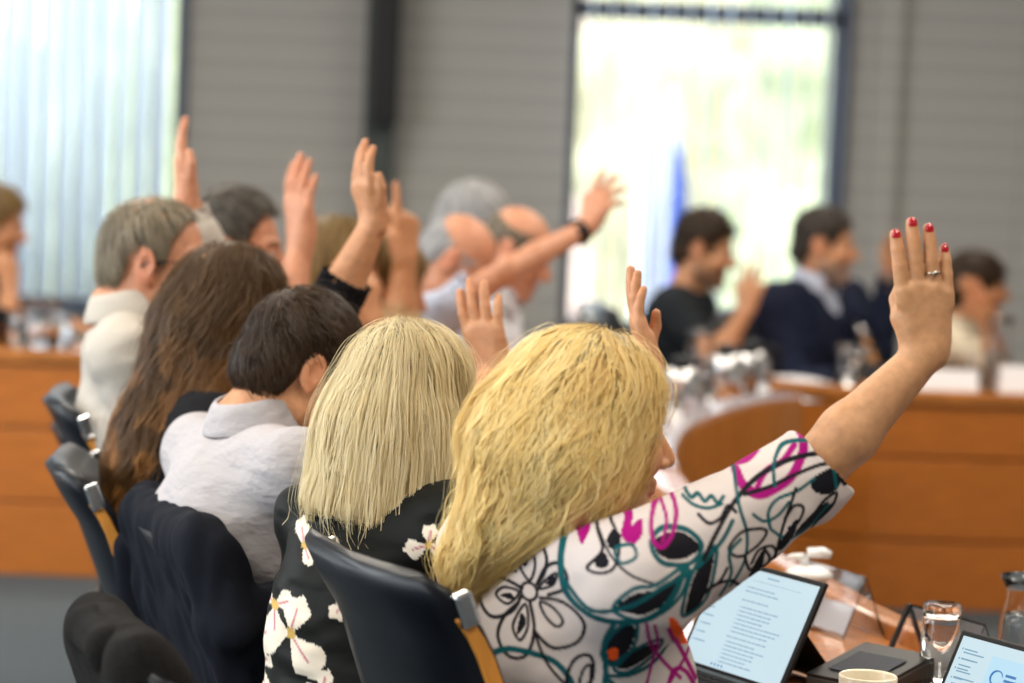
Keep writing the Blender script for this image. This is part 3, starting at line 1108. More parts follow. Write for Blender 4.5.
def make_strands(s, V, N_, n, L, npt, rad, flow, off, wave, pal, seed, keep=None, tint=None, prob=None, locks=None, freeze=False, stray=0.0, jitter=0.08):
    """fine tubes that lie along the hair volume s; returns vertices, quads, colours"""
    rg = np.random.default_rng(seed)
    if keep is not None:
        cand = np.where(keep)[0]
    else:
        cand = np.arange(len(V))
    if prob is not None:
        pr = prob[cand]; pr = pr / pr.sum()
        ids = rg.choice(cand, n, p=pr)
    else:
        ids = rg.choice(cand, n)
    P = V[ids] + rg.normal(size=(n, 3)) * 0.003
    offs = rg.uniform(off[0], off[1], n)
    Ls = L * rg.uniform(0.55, 1.1, n)
    ds = Ls / (npt - 1)
    path = [P.copy()]
    nor = []
    prev = None
    jit = rg.normal(size=(n, 3)) * jitter
    st = rg.random(n) < stray
    jit[st] *= 4
    offs[st] += rg.uniform(.004, .016, st.sum())
    live = np.ones(n)
    for i in range(npt):
        g = s.grad(P)
        fl = flow(P, g) + jit
        t = fl - g * (fl * g).sum(1, keepdims=True) * 0.92
        if prev is not None:
            t = t / (np.linalg.norm(t, axis=1, keepdims=True) + .35) * 1.2 + prev * 0.7
        t /= np.linalg.norm(t, axis=1, keepdims=True) + 1e-9
        nor.append(g)
        if i == npt - 1:
            break
        Pn = P + t * ds[:, None]
        ph = s.phi(Pn)
        if freeze:
            live = live * (np.abs(ph - offs) < .006 + 2 * st * .01)
        P = np.where(live[:, None] > 0, Pn, P + t * ds[:, None] * .02)
        ph = s.phi(P)
        under = g[:, 2] < -0.75
        corr = np.where(under | (ph > .06), 0, (ph - offs) * 0.5)
        P = P - g * corr[:, None]
        prev = t
        path.append(P.copy())
    path = np.stack(path, 1)
    nor = np.stack(nor, 1)
    if locks:
        K, cl_ = locks
        gi = rg.choice(n, K, replace=False)
        d2 = ((path[:, None, 0] - path[None, gi, 0]) ** 2).sum(-1)
        own = gi[d2.argmin(1)]
        u_ = np.linspace(0, 1, npt)[None, :, None]
        ok = (~st)[:, None, None]
        off0 = (path[:, :1] - path[own][:, :1])
        tgt = path[own] + off0 * (1 - .75 * u_)
        path = np.where(ok, path + (tgt - path) * cl_ * np.clip(u_ * 2.5, 0, 1), path)
    T = np.gradient(path, axis=1)
    T /= np.linalg.norm(T, axis=2, keepdims=True) + 1e-9
    B = np.cross(T, nor)
    B /= np.linalg.norm(B, axis=2, keepdims=True) + 1e-9
    Nn = np.cross(B, T)
    if wave:
        A, lam, coh = wave
        ph = 6.3 * vnoise(path[:, 0], coh, seed) + rg.normal(size=n) * 0.35
        if locks:
            ph = ph[own] + rg.normal(size=n) * 0.12
        arc = np.cumsum(np.concatenate([np.zeros((n, 1)), np.linalg.norm(np.diff(path, axis=1), axis=2)], 1), 1)
        zz = path[:, :, 2]
        lamv = lam * (1 + .10 * np.sin(ph * 3.7))[:, None]
        A = A * np.clip((zz.max() - zz) / .14 + .08, 0, 1)
        lam = lamv
        w = A * np.sin(-zz / lam * 2 * math.pi + ph[:, None]) * np.clip(arc / 0.03, 0, 1)
        w2 = A * 0.6 * np.cos(-zz / lam * 2 * math.pi + ph[:, None]) * np.clip(arc / 0.03, 0, 1)
        path = path + B * w[..., None] + Nn * (w2 * 0.7)[..., None]
    u = np.linspace(0, 1, npt)
    prof = np.minimum(1, np.minimum(u / 0.12 + 0.35, (1 - u) / 0.35 + 0.08))
    r = rad * rg.uniform(0.7, 1.25, n)[:, None] * prof[None]
    rings = []
    for k, (cb, cn) in enumerate(((-1.25, 0), (0, .45), (1.25, 0))):
        rings.append(path + r[..., None] * (cb * B + cn * Nn))
    VV = np.stack(rings, 2)  # n, npt, 3, xyz
    idx = np.arange(n * npt * 3).reshape(n, npt, 3)
    q = []
    for k in range(2):
        k2 = k + 1
        q.append(np.stack([idx[:, :-1, k], idx[:, :-1, k2], idx[:, 1:, k2], idx[:, 1:, k]], -1).reshape(-1, 4))
    pal = np.array(pal)
    wgt = rg.dirichlet((1.2, 1.0, 0.7, 0.6), n)
    if locks:
        wgt = .4 * wgt + .6 * wgt[own]
    cl = (vnoise(path[:, 0], 26, seed + 3) * 0.5 + 0.5)
    w2 = np.stack([1 - np.abs(cl - .4), cl ** 2, (1 - cl) ** 2, cl ** 4 * .6], 1)
    wgt = wgt * w2; wgt /= wgt.sum(1, keepdims=True)
    col = wgt @ pal
    C = np.repeat(col[:, None, :], npt, 1)
    if tint is not None:
        C = tint(path.reshape(-1, 3), C.reshape(-1, 3)).reshape(n, npt, 3)
    C = np.repeat(C[:, :, None, :], 3, 2).reshape(-1, 3)
    return VV.reshape(-1, 3), np.concatenate(q), C


def hair_mesh(root, org, f, build, cell, pal, n=0, L=0.1, npt=10, rad=0.0006, flow=None, off=(-.003, .003), wave=None, seed=1, disp=0.0,
              keep=None, tint=None, dark=0.5, locks=None, freeze=False, stray=0.0, lump=0.0, jitter=0.08):
    s = Soft(cell)
    build(s)
    V, Q = s.mesh(1)
    N_ = vnormals(V, Q)
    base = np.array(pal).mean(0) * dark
    if lump:
        V = V + N_ * (lump * vnoise(V, (22, 22, 9), seed + 8))[:, None]
    V2 = V - N_ * (0.005 if n else 0)
    if disp:
        V2 = V2 + N_ * (disp * vnoise(V, (90, 90, 25), seed))[:, None]
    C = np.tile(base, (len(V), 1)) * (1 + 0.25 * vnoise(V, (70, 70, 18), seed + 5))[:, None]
    if tint is not None:
        C = tint(V, C)
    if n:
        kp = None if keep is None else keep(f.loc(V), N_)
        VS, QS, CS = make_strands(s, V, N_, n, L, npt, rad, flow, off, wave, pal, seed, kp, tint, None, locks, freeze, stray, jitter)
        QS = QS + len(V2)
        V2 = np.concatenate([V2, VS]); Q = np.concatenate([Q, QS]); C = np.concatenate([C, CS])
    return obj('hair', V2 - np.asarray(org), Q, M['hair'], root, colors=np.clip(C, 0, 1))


def crop_hair(f, vol=0.010, top=0.010, recede=0.0, back=-0.075, bald=None, k=1.0):
    """a short cut: cap over the skull trimmed along the hairline"""
    def build(s):
        s.el(f.p(0, -.012, .038 + top * .5), f.ax, np.array((.074 + vol, .093 + vol, .084 + vol * .4 + top * .6)) * f.s, .01)
        s.el(f.p(0, -.05, -.02), f.ax, np.array((.064 + vol * .6, .056 + vol, .065)) * f.s, .03)

        def hl(X, Y, Z):
            x, y, z = X - f.o[0], Y - f.o[1], Z - f.o[2]
            lx = (x * f.R[0] + y * f.R[1] + z * f.R[2]) / f.s
            ly = (x * f.F[0] + y * f.F[1] + z * f.F[2]) / f.s + max(0, recede) * .9
            lz = (x * f.U[0] + y * f.U[1] + z * f.U[2]) / f.s
            h = np.interp(ly, [-.12, -.06, -.035, -.02, .012, .022, .040, .055, .075, .11],
                          [back, back + .005, -.03, .030, .032, -.012, -.004, .045 + recede * .3, .068 + recede, .085 + recede])
            h = np.maximum(h, np.where((np.abs(lx) < .05) & (ly > .03), .06 + recede, -1))
            d = (h - lz) * 0.7 * f.s
            if bald is not None:
                top_ = (lz - bald - 0.35 * np.maximum(0, -ly - .02)) * 0.7 * f.s
                d = np.maximum(d, np.where(ly > -.09, top_, -1))
            return d
        s.clip(hl)
    return build


def grav_flow(fwd=None, w=0.0, outc=None, wo=0.0):
    def fl(P, g):
        v = np.tile(np.array((0, 0, -1.0)), (len(P), 1))
        if fwd is not None:
            v = v + w * np.asarray(fwd)
        if outc is not None:
            o = P - outc
            o /= np.linalg.norm(o, axis=1, keepdims=True) + 1e-9
            v = v + wo * o
        return v
    return fl


def person(label, head, yaw, lean=0.10, hyaw=0, hpitch=8, hroll=0, sh=0.17, hs=1.0, arms=None, cell=0.005, skin='fair', woman=False,
           brow=(.10, .06, .03), beard=None, top=None, pelvis_z=0.555, hunch=0.0, nb=None, nbz=.128, shl=0.0, armr=1.0, shdrop=.070, jaw=1.0, build=1.0, side=0.0, group=None, nails=False, neck=1.0,
           bodyfn=None, legs=True):
    """a seated person; head = middle of the head; arms = {'R': {...}, 'L': {...}}"""
    H = np.asarray(head, float)
    F = np.array((math.cos(yaw), math.sin(yaw), 0.))
    R = np.array((F[1], -F[0], 0.))
    Fh = rot_about(F, UP, math.radians(hyaw))
    Rh = np.cross(Fh, UP)
    Fh = rot_about(Fh, Rh, -math.radians(hpitch))
    Uh = np.cross(Rh, Fh)
    Uh = rot_about(Uh, Fh, math.radians(hroll))
    f = Frame(H, Fh, Uh, hs)
    NB = H - UP * nbz * hs - F * ((.035 + .25 * max(0, lean)) if nb is None else nb)
    PV = np.array((H[0], H[1], 0)) - F * lean + R * side
    PV[2] = pelvis_z
    A = nrm(NB - PV)
    Ft = nrm(F - A * (F @ A))
    SC = NB - A * shdrop - F * hunch * .5
    Sh = {'R': SC + R * sh + UP * shl, 'L': SC - R * sh + UP * shl}
    floor_o = np.array((PV[0], PV[1], 0.0))
    root = thing('person', label, 'person', floor_o, 0, group)
    arms = arms or {}
    J = {}
    hands = []
    nail = []
    for sd in 'RL':
        sg = 1 if sd == 'R' else -1
        a = arms.get(sd)
        if a is None:
            el = Sh[sd] - UP * .25 + R * sg * .05 + F * .06
            wr = el + F * .20 - R * sg * .08 - UP * .02
            wr[2] = max(wr[2], ZT + .05) if wr[2] > ZT - .12 else wr[2]
            a = dict(el=el, wr=wr, fd=nrm(F - R * sg * .35 - UP * .1), pn=-UP, curl=(14, 16, 18, 20), thumb='near')
        a = dict(a)
        if a.get('lift', 0):
            Sh[sd] = Sh[sd] + UP * a['lift'] + F * a.get('fwd', 0)
        J['arm' + sd] = a
        hands.append((np.asarray(a['wr'], float), nrm(a['fd'])))
    s = Soft(cell)
    head_shape(s, f, woman, jaw)
    nr = .055 * neck
    s.rc(f.p(0, -.022, -.045), NB + Ft * .005, nr * hs, nr * 1.08, .03)
    cc = PV + (NB - PV) * .635 - F * hunch
    wc = PV + (NB - PV) * .34 - F * hunch * .6
    e = -.012
    s.el(cc, (R, Ft, A), ((sh * .86 + e) * build, (.112 + e) * build, .155), .04)
    s.el(wc, (R, Ft, A), ((.145 + e) * build, (.108 + e) * build, .17), .05)
    s.el(PV, (R, F, UP), ((.17 + e) * build, (.125 + e) * build, .11), .05)
    for sd in 'RL':
        a = J['arm' + sd]
        s.rc(NB - A * .042, SC + (Sh[sd] - SC) * .75, .034, .038, .03)
        s.rc(SC - A * .016, Sh[sd], .064, .052, .04)
        s.rc(Sh[sd], a['el'], .049 * build * armr, .039 * armr, .025)
        el, wr = np.asarray(a['el'], float), np.asarray(a['wr'], float)
        d = wr - el
        s.rc(el, el + d * .35, .040 * armr, .041 * armr, .015)
        s.rc(el + d * .35, wr, .041 * armr, .0255, .015)
        hand_shape(s, wr, a['fd'], a['pn'], sd, a.get('sc', 1.0), a.get('curl', (8, 8, 8, 10)), a.get('spread', 3), a.get('thumb', 'near'),
                   nail if (nails and sd == nails) else None)
    if bodyfn:
        bodyfn(s, f)
    V, Q = s.mesh(1)
    C = body_colors(V, f, SKIN[skin] if isinstance(skin, str) else skin, brow, beard, hands)
    obj('body', V - floor_o, Q, M['skin'], root, colors=C)
    J.update(dict(NB=NB, PV=PV, A=A, Ft=Ft, F=F, R=R, SC=SC, Sh=Sh, cc=cc, wc=wc, f=f, root=root, o=floor_o, sh=sh, build=build, nail=nail, woman=woman))
    if legs:
        t = Soft(0.011)
        t.el(PV - UP * .01, (R, F, UP), (.178 * build, .135 * build, .10), .04)
        for sg in (-1, 1):
            hip = PV + R * sg * .09 - UP * .015
            kn = hip + F * .40 + R * sg * .03
            kn[2] = 0.50
            an = kn + F * .02 - UP * .40
            t.rc(hip, kn, .088 * build, .064, .03)
            t.rc(kn, an, .062, .042, .03, cut=0.02)
        V, Q = t.mesh(1)
        obj('trousers', V - floor_o, Q, M['trousers'], root)
        for sg in (-1, 1):
            t = Soft(0.007)
            hip = PV + R * sg * .09
            kn = hip + F * .40 + R * sg * .03
            an = np.array((*(kn + F * .02)[:2], .06))
            t.rc(an, an + F * .02 - UP * .015, .042, .04)
            t.rc(an - F * .03 - UP * .028, an + F * .15 - UP * .032, .034, .026)
            t.clip(lambda X, Y, Z: -(Z - .004) + 0 * X + 0 * Y)
            V, Q = t.mesh(1)
            obj('shoe', V - floor_o, Q, M['shoe'], root)
    return J


def garment(J, name, material, cell=0.006, e=0.008, sleeve='long', loose=1.0, neck=0.062, hem=0.0, fold=0.004, colors=None, seed=1, sleeve_r=None,
            extra=None, foldscale=(16, 16, 26), vneck=0.0):
    """shirt over the torso and arms; sleeve: 'long', 'short' or {'R': fraction of forearm...}"""
    s = Soft(cell)
    R, F, Ft, A, NB, PV, SC, Sh, sh, b = (J[k] for k in ('R', 'F', 'Ft', 'A', 'NB', 'PV', 'SC', 'Sh', 'sh', 'build'))
    s.el(J['cc'], (R, Ft, A), ((sh * .90 + e) * b, (.116 + e) * b * loose, .163), .04)
    s.el(J['wc'], (R, Ft, A), ((.150 + e) * b * loose, (.112 + e) * b * loose, .18), .06)
    s.el(PV + A * .02, (R, F, UP), ((.180 + e) * b, (.135 + e) * b, .12), .05)
    if J['woman']:
        for sg in (-1, 1):
            s.el(J['cc'] + Ft * .085 + R * sg * .075 - A * .03, (R, Ft, A), (.065, .055, .07), .03)
    ends = []
    for sd in 'RL':
        a = J['arm' + sd]
        el, wr = np.asarray(a['el'], float), np.asarray(a['wr'], float)
        sl = sleeve[sd] if isinstance(sleeve, dict) else sleeve
        r1, r2 = (0.058, 0.050) if not sleeve_r else sleeve_r
        s.rc(NB - A * .032, SC + (Sh[sd] - SC) * .75, .039 + e, .044 + e, .03)
        s.rc(SC - A * .016, Sh[sd], .066 + e, r1 + e * .5, .045)
        if sl == 'short' or (not isinstance(sl, str) and sl <= 0):
            fr = .62 if sl == 'short' else 1 + sl
            end = Sh[sd] + (el - Sh[sd]) * fr
            s.rc(Sh[sd], end, r1 * b, (r1 * .35 + r2 * .65) * b, .03, cut=0)
            ends.append((end, nrm(el - Sh[sd]), (r1 * .35 + r2 * .65) * b - .006))
        else:
            fr = 0.97 if sl == 'long' else sl
            s.rc(Sh[sd], el, r1 * b, r2, .03)
            end = el + (wr - el) * fr
            re = r2 + (0.037 - r2) * fr if not sleeve_r else r2 * (1 - .12 * fr)
            s.rc(el, end, r2, re, .02, cut=0)
            ends.append((end, nrm(wr - el), re - .005))
    for end, d, r in ends:
        s.rc(end - d * .035, end + d * .03, r, r, .002, 's')
    # neck opening
    s.rc(NB + A * .012 - Ft * .0, NB + A * .2, neck, neck + .02, .006, 's')
    if vneck:
        s.rc(NB + Ft * .07 + A * .05, NB + Ft * .13 - A * vneck, .05, .012, .01, 's')
    if hem is not None:
        pz = PV[2] - .05 + hem
        s.clip(lambda X, Y, Z: (pz - Z) + 0 * X + 0 * Y)
    if extra:
        extra(s)
    V, Q = s.mesh(1)
    N_ = vnormals(V, Q)
    if fold:
        q = V @ np.array((R, Ft, A)).T
        d = fold * (vnoise(q + 0.03 * vnoise(q, 9, seed + 2)[:, None], foldscale, seed)) + fold * .5 * vnoise(q, np.array(foldscale) * 2.1, seed + 9)
        V = V + N_ * d[:, None]
    C = colors(V, N_) if colors else None
    return obj(name, V - J['o'], Q, material, J['root'], colors=C)


def collar(J, material, r=0.064, h=0.052, fold=0.045, spread=0.6, flap=.010, th=0.004, fwd=0.012, name='collar'):
    """turned-down shirt collar around the neck, open at the front"""
    NB, A, Ft, R = J['NB'], J['A'], J['Ft'], J['R']
    f = J['f']
    up = nrm(nrm(f.p(0, -.022, -.045) - NB) * .45 + A)
    n = 41
    rings = []
    for i in range(n):
        a = math.radians(20) + (2 * math.pi - math.radians(40)) * i / (n - 1)
        d = Ft * math.cos(a) + R * math.sin(a)
        front = max(0, math.cos(a))
        c = NB + Ft * fwd
        low = c + A * (.002 - .03 * front) + d * (r + .002)
        topp = c + up * (h - .018 * front) + d * (r - .006)
        outp = c + up * (h - .018 * front) + d * (r + .004)
        dn = c + A * (flap - .034 * front - .020 * front ** 3) + d * (r + .017 + .008 * front)
        rings.append([low, low * .5 + topp * .5, topp, (topp + outp) / 2 + up * .003, outp, outp * .5 + dn * .5 + d * .002, dn])
    V, Fc = loft(rings, closed_ring=False, cap=False)
    return obj(name, np.array(V) - J['o'], Fc, material, J['root'], solid=th, subd=1)


def dressed_hair(J, *a, **kw):
    return hair_mesh(J['root'], J['o'], J['f'], *a, **kw)
# ---------------------------------------------------------------- printed cloth


class Print:
    """drawings on cloth, kept as lines and leaves on the plane the cloth is printed from"""

    def __init__(self, base, Y):
        self.base, self.Y, self.items = base, Y, []

    def uv(self, pts):
        return np.array([at(p[0], p[1], self.Y)[[0, 2]] for p in pts])

    def line(self, pts, w, col, closed=False, per=7):
        self.items.append(('l', catmull(self.uv(pts), per, closed), w, col, closed))

    def fill(self, pts, col, per=6):
        self.items.append(('f', catmull(self.uv(pts), per, True), 0, col, True))

    def flower(self, c, r, n, rot, w, col, inner=True, squash=1.0, seed=0):
        rg = np.random.default_rng(seed)
        for i in range(n):
            a = rot + 2 * math.pi * i / n
            L = r * rg.uniform(.85, 1.15)
            ww = .52 * rg.uniform(.85, 1.15)

            def P(rad, da):
                return (c[0] + rad * math.cos(a + da), c[1] + rad * squash * math.sin(a + da))
            self.line([P(L * .16, 0), P(L * .5, -ww * .75), P(L * .9, -ww), P(L * 1.02, -ww * .2), P(L * .96, ww * .6), P(L * .6, ww * .85)], w, col, True)
            if inner:
                self.line([P(L * .18, 0), P(L * .45, -.22), P(L * .68, -.05), P(L * .45, .2)], w * .9, col, True)
                self.fill([P(L * .34, .0), P(L * .5, -.13), P(L * .62, -.05), P(L * .5, .04)], col)
        self.line([(c[0] + 7 * math.cos(t), c[1] + 7 * math.sin(t)) for t in np.linspace(0, 6.28, 9)[:-1]], w * .8, col, True)

    def __call__(self, V, N_):
        C = np.tile(np.array(self.base, float), (len(V), 1))
        q = V[:, [0, 2]]
        px = 0.00136
        for kind, P, w, col, closed in self.items:
            hw_ = w * px * .5
            lo, hi = P.min(0) - hw_ - .004, P.max(0) + hw_ + .004
            m = np.where((q > lo).all(1) & (q < hi).all(1))[0]
            if not len(m):
                continue
            p = q[m]
            if kind == 'l':
                d = np.full(len(m), 9.0)
                A_, B_ = (P, np.roll(P, -1, 0)) if closed else (P[:-1], P[1:])
                for a, b in zip(A_, B_):
                    ab = b - a
                    t = np.clip(((p - a) @ ab) / (ab @ ab + 1e-12), 0, 1)
                    d = np.minimum(d, np.linalg.norm(p - a - t[:, None] * ab, axis=1))
                k = np.clip((hw_ * 1.15 + .0012 - d) / .0016, 0, 1)
            else:
                c = np.zeros(len(m), bool)
                for a, b in zip(P, np.roll(P, -1, 0)):
                    cond = (a[1] > p[:, 1]) != (b[1] > p[:, 1])
                    xx = (b[0] - a[0]) * (p[:, 1] - a[1]) / (b[1] - a[1] + 1e-12) + a[0]
                    c ^= cond & (p[:, 0] < xx)
                k = c.astype(float)
            C[m] = C[m] * (1 - k[:, None]) + np.array(col) * k[:, None]
        return C


BLK, TEAL, MAG, ORG = (.008, .008, .012), (.005, .085, .10), (.33, .004, .17), (.85, .10, .015)
pr = Print((.61, .545, .53), 3.74)
# fills first
pr.fill([(664, 600), (672, 604), (686, 630), (692, 652), (676, 640), (668, 622)], ORG)
for pts in ([(576, 524), (582, 512), (592, 503), (602, 500), (594, 514), (584, 530), (580, 534)], [(610, 490), (624, 488), (633, 495), (630, 512), (627, 528), (618, 522), (624, 504), (612, 498)],
            [(630, 515), (640, 510), (638, 523), (628, 530)]):
    pr.fill(pts, MAG)
for pts in ([(613, 588), (642, 594), (669, 574), (676, 558), (652, 570), (630, 574)], [(650, 527), (668, 521), (684, 525), (696, 538), (676, 546), (656, 540)],
            [(680, 597), (686, 570), (696, 552), (710, 542), (706, 566), (698, 588), (688, 600)], [(814, 487), (826, 478), (842, 474), (848, 487), (836, 500), (820, 498)],
            [(797, 537), (812, 522), (834, 508), (822, 526), (806, 540)], [(846, 466), (855, 474), (861, 484), (852, 494), (845, 486)],
            [(600, 640), (612, 612), (630, 606), (628, 628), (614, 650)], [(612, 650), (634, 632), (654, 628), (646, 644), (624, 656)],
            [(604, 528), (612, 518), (618, 524), (612, 536)], [(592, 545), (602, 538), (606, 548), (596, 552)]):
    pr.fill(pts, BLK)
# big black outlined flower on the back
pr.line([(515, 571), (504, 553), (507, 538), (520, 531), (536, 537), (546, 552), (544, 568), (537, 580)], 2.6, BLK)
pr.line([(538, 578), (546, 562), (558, 556), (566, 566), (562, 580), (548, 588)], 2.6, BLK)
pr.line([(540, 592), (560, 592), (576, 600), (583, 613), (575, 630), (552, 636), (534, 622)], 2.6, BLK)
pr.line([(530, 598), (534, 622), (526, 645), (508, 648), (498, 632), (504, 614), (518, 600)], 2.6, BLK)
pr.line([(522, 586), (502, 580), (485, 588), (480, 604), (492, 616), (512, 608), (521, 594)], 2.6, BLK)
for lp in ([(529, 578), (517, 560), (519, 546), (530, 546), (535, 562)], [(538, 584), (548, 572), (556, 566), (552, 578)], [(540, 596), (552, 599), (562, 610), (556, 616), (545, 608)],
           [(525, 600), (528, 618), (520, 632), (513, 620)], [(519, 590), (504, 588), (496, 596), (508, 602)]):
    pr.line(lp, 2.0, BLK, True)
pr.fill([(525, 566), (519, 556), (523, 548), (530, 554)], BLK)
pr.fill([(545, 578), (554, 568), (552, 577)], BLK)
pr.fill([(517, 628), (521, 608), (526, 616)], BLK)
pr.fill([(500, 596), (510, 592), (514, 598)], BLK)
pr.line([(529 + 8 * math.cos(t), 588 + 8 * math.sin(t)) for t in np.linspace(0, 6.28, 9)[:-1]], 2.2, BLK, True)
# teal rings and stems on the upper arm
pr.line([(596, 500), (580, 508), (568, 522), (560, 552), (567, 584), (598, 601), (642, 599), (668, 578), (680, 552)], 5.0, TEAL)
pr.line([(562, 568), (588, 592), (626, 586), (658, 568), (690, 556), (716, 536), (730, 516)], 3.4, TEAL)
pr.line([(597, 520), (608, 540), (626, 556), (652, 566)], 1.8, BLK)
pr.line([(648, 526), (660, 517), (684, 521), (698, 536), (686, 550), (662, 548), (650, 538)], 3.6, TEAL, True)
pr.line([(585, 553), (600, 536), (596, 518), (608, 512), (616, 528), (612, 548), (600, 556)], 2.2, BLK, True)
pr.line([(612, 534), (628, 530), (632, 540), (618, 546)], 2.2, TEAL, True)
pr.line([(610, 590), (640, 600), (674, 580), (682, 552), (650, 566), (628, 570)], 3.2, TEAL, True)
pr.line([(678, 600), (682, 572), (694, 550), (712, 538), (710, 562), (700, 590)], 3.0, TEAL, True)
# magenta loops, orange touches
pr.line([(648, 522), (650, 506), (659, 495), (670, 492), (674, 504), (670, 520), (660, 532), (652, 530)], 3.2, MAG, True)
pr.line([(660, 496), (664, 512), (658, 528)], 2.4, MAG)
pr.line([(541, 520), (549, 506), (560, 512), (564, 500), (574, 502), (578, 492), (586, 490)], 2.6, MAG)
pr.line([(544, 512), (556, 500), (570, 494), (580, 488)], 2.4, MAG)
pr.fill([(540, 516), (548, 510), (551, 522), (545, 530)], MAG)
pr.line([(483, 556), (492, 548), (500, 536)], 2.4, ORG)
pr.line([(500, 528), (516, 518), (528, 510), (548, 500)], 3.0, ORG)
pr.line([(516, 524), (532, 514), (546, 506)], 2.2, ORG)
pr.line([(462, 576), (468, 590), (464, 606), (458, 598)], 3.4, MAG, True)
pr.line([(684, 487), (690, 494), (697, 491), (703, 497), (710, 493), (716, 499), (722, 494)], 2.6, TEAL)
pr.line([(682, 493), (692, 500), (706, 503), (720, 500)], 2.2, TEAL)
# sleeve
pr.line([(738, 474), (744, 486), (759, 494), (776, 490), (794, 480), (808, 458), (808, 440), (803, 424)], 7.5, MAG)
pr.line([(737, 468), (752, 464), (770, 452), (788, 440)], 4.0, MAG)
pr.line([(755, 492), (768, 474), (786, 466), (800, 452)], 4.5, MAG)
pr.line([(700, 548), (714, 524), (730, 502), (744, 489), (764, 476), (786, 467), (814, 461), (844, 458)], 3.6, BLK)
pr.line([(744, 493), (770, 488), (800, 478), (830, 470), (852, 470)], 2.8, BLK)
pr.line([(776, 488), (776, 470), (786, 454), (802, 448), (820, 449), (838, 455)], 2.6, TEAL)
pr.line([(736, 470), (737, 500), (745, 530), (742, 556), (728, 580)], 2.6, TEAL)
pr.line([(830, 446), (838, 470), (842, 495)], 2.6, TEAL)
pr.line([(770, 528), (768, 512), (778, 500), (800, 494), (818, 484)], 2.6, TEAL)
pr.line([(726, 540), (738, 528), (754, 526), (766, 530), (758, 542), (742, 550), (730, 548)], 2.4, BLK, True)
pr.line([(798, 492), (788, 516), (780, 540), (776, 560)], 2.6, BLK)
pr.line([(742, 550), (748, 566), (762, 572), (770, 560), (764, 548)], 2.6, BLK)
pr.line([(690, 590), (708, 576), (728, 574), (740, 584), (760, 590)], 3.0, BLK)
pr.line([(772, 530), (786, 540), (800, 540), (816, 532), (834, 512)], 2.4, TEAL)
pr.line([(800, 560), (812, 548), (822, 530), (838, 512)], 2.4, BLK)
for lp in ([(750, 560), (758, 548), (772, 546), (776, 556), (764, 566), (752, 566)], [(786, 520), (796, 508), (806, 512), (800, 526), (790, 530)],
           [(818, 520), (830, 506), (842, 500), (838, 514), (826, 526)], [(724, 560), (716, 572), (704, 578)]):
    pr.line(lp, 2.4, BLK)
pr.fill([(748, 574), (756, 556), (764, 548), (762, 566), (754, 580)], BLK)
pr.fill([(778, 548), (790, 530), (800, 522), (796, 538), (784, 552)], BLK)
pr.line([(718, 590), (728, 566), (726, 546), (738, 534)], 2.6, TEAL)
pr.line([(752, 512), (764, 520), (778, 516), (790, 504)], 2.4, TEAL)
pr.line([(696, 508), (706, 516), (718, 512), (726, 502), (734, 508)], 2.4, BLK)
# lower back and side
pr.line([(478, 664), (494, 648), (516, 641), (546, 646), (562, 656), (572, 672), (574, 690)], 4.5, TEAL)
pr.line([(570, 690), (566, 664), (574, 646), (588, 642), (592, 658), (584, 680), (576, 690)], 2.6, BLK, True)
pr.line([(578, 672), (582, 656), (589, 652), (588, 668)], 2.2, BLK, True)
pr.line([(534, 622), (546, 650), (566, 672)], 2.2, BLK)
pr.line([(598, 690), (604, 660), (602, 630), (610, 606)], 4.5, TEAL)
pr.line([(600, 640), (614, 610), (632, 603), (630, 630), (614, 652)], 3.0, TEAL, True)
pr.line([(612, 652), (636, 630), (658, 624), (648, 646), (624, 660)], 3.0, TEAL, True)
pr.line([(604, 662), (628, 662), (652, 652), (668, 636), (676, 640)], 3.4, TEAL)
pr.line([(604, 664), (622, 682), (632, 700)], 4.0, TEAL)
pr.fill([(606, 636), (614, 632), (616, 644), (608, 646)], ORG)
pr.line([(642, 604), (646, 624), (656, 646), (668, 662), (680, 676)], 2.6, MAG)
pr.line([(664, 612), (672, 632), (682, 652), (698, 684)], 3.0, MAG)
pr.line([(650, 606), (654, 630), (648, 660), (640, 690)], 2.2, MAG)
pr.line([(690, 656), (676, 668), (662, 684)], 3.0, MAG)
pr.line([(664, 690), (672, 666), (686, 672), (696, 690)], 3.0, MAG)
for i in range(4):
    pr.line([(524 + i * 12, 700), (530 + i * 12, 678), (538 + i * 12, 690)], 3.2, TEAL)

# ---------------------------------------------------------------- the row with raised hands
D = math.radians
SEATED = []


def lens(n, J):
    for sd in 'RL':
        a = J['arm' + sd]
        print('ARM', n, sd, 'up %.3f fore %.3f' % (np.linalg.norm(J['Sh'][sd] - a['el']), np.linalg.norm(np.asarray(a['el']) - a['wr'])), 'shoulder', np.round(J['Sh'][sd], 2))


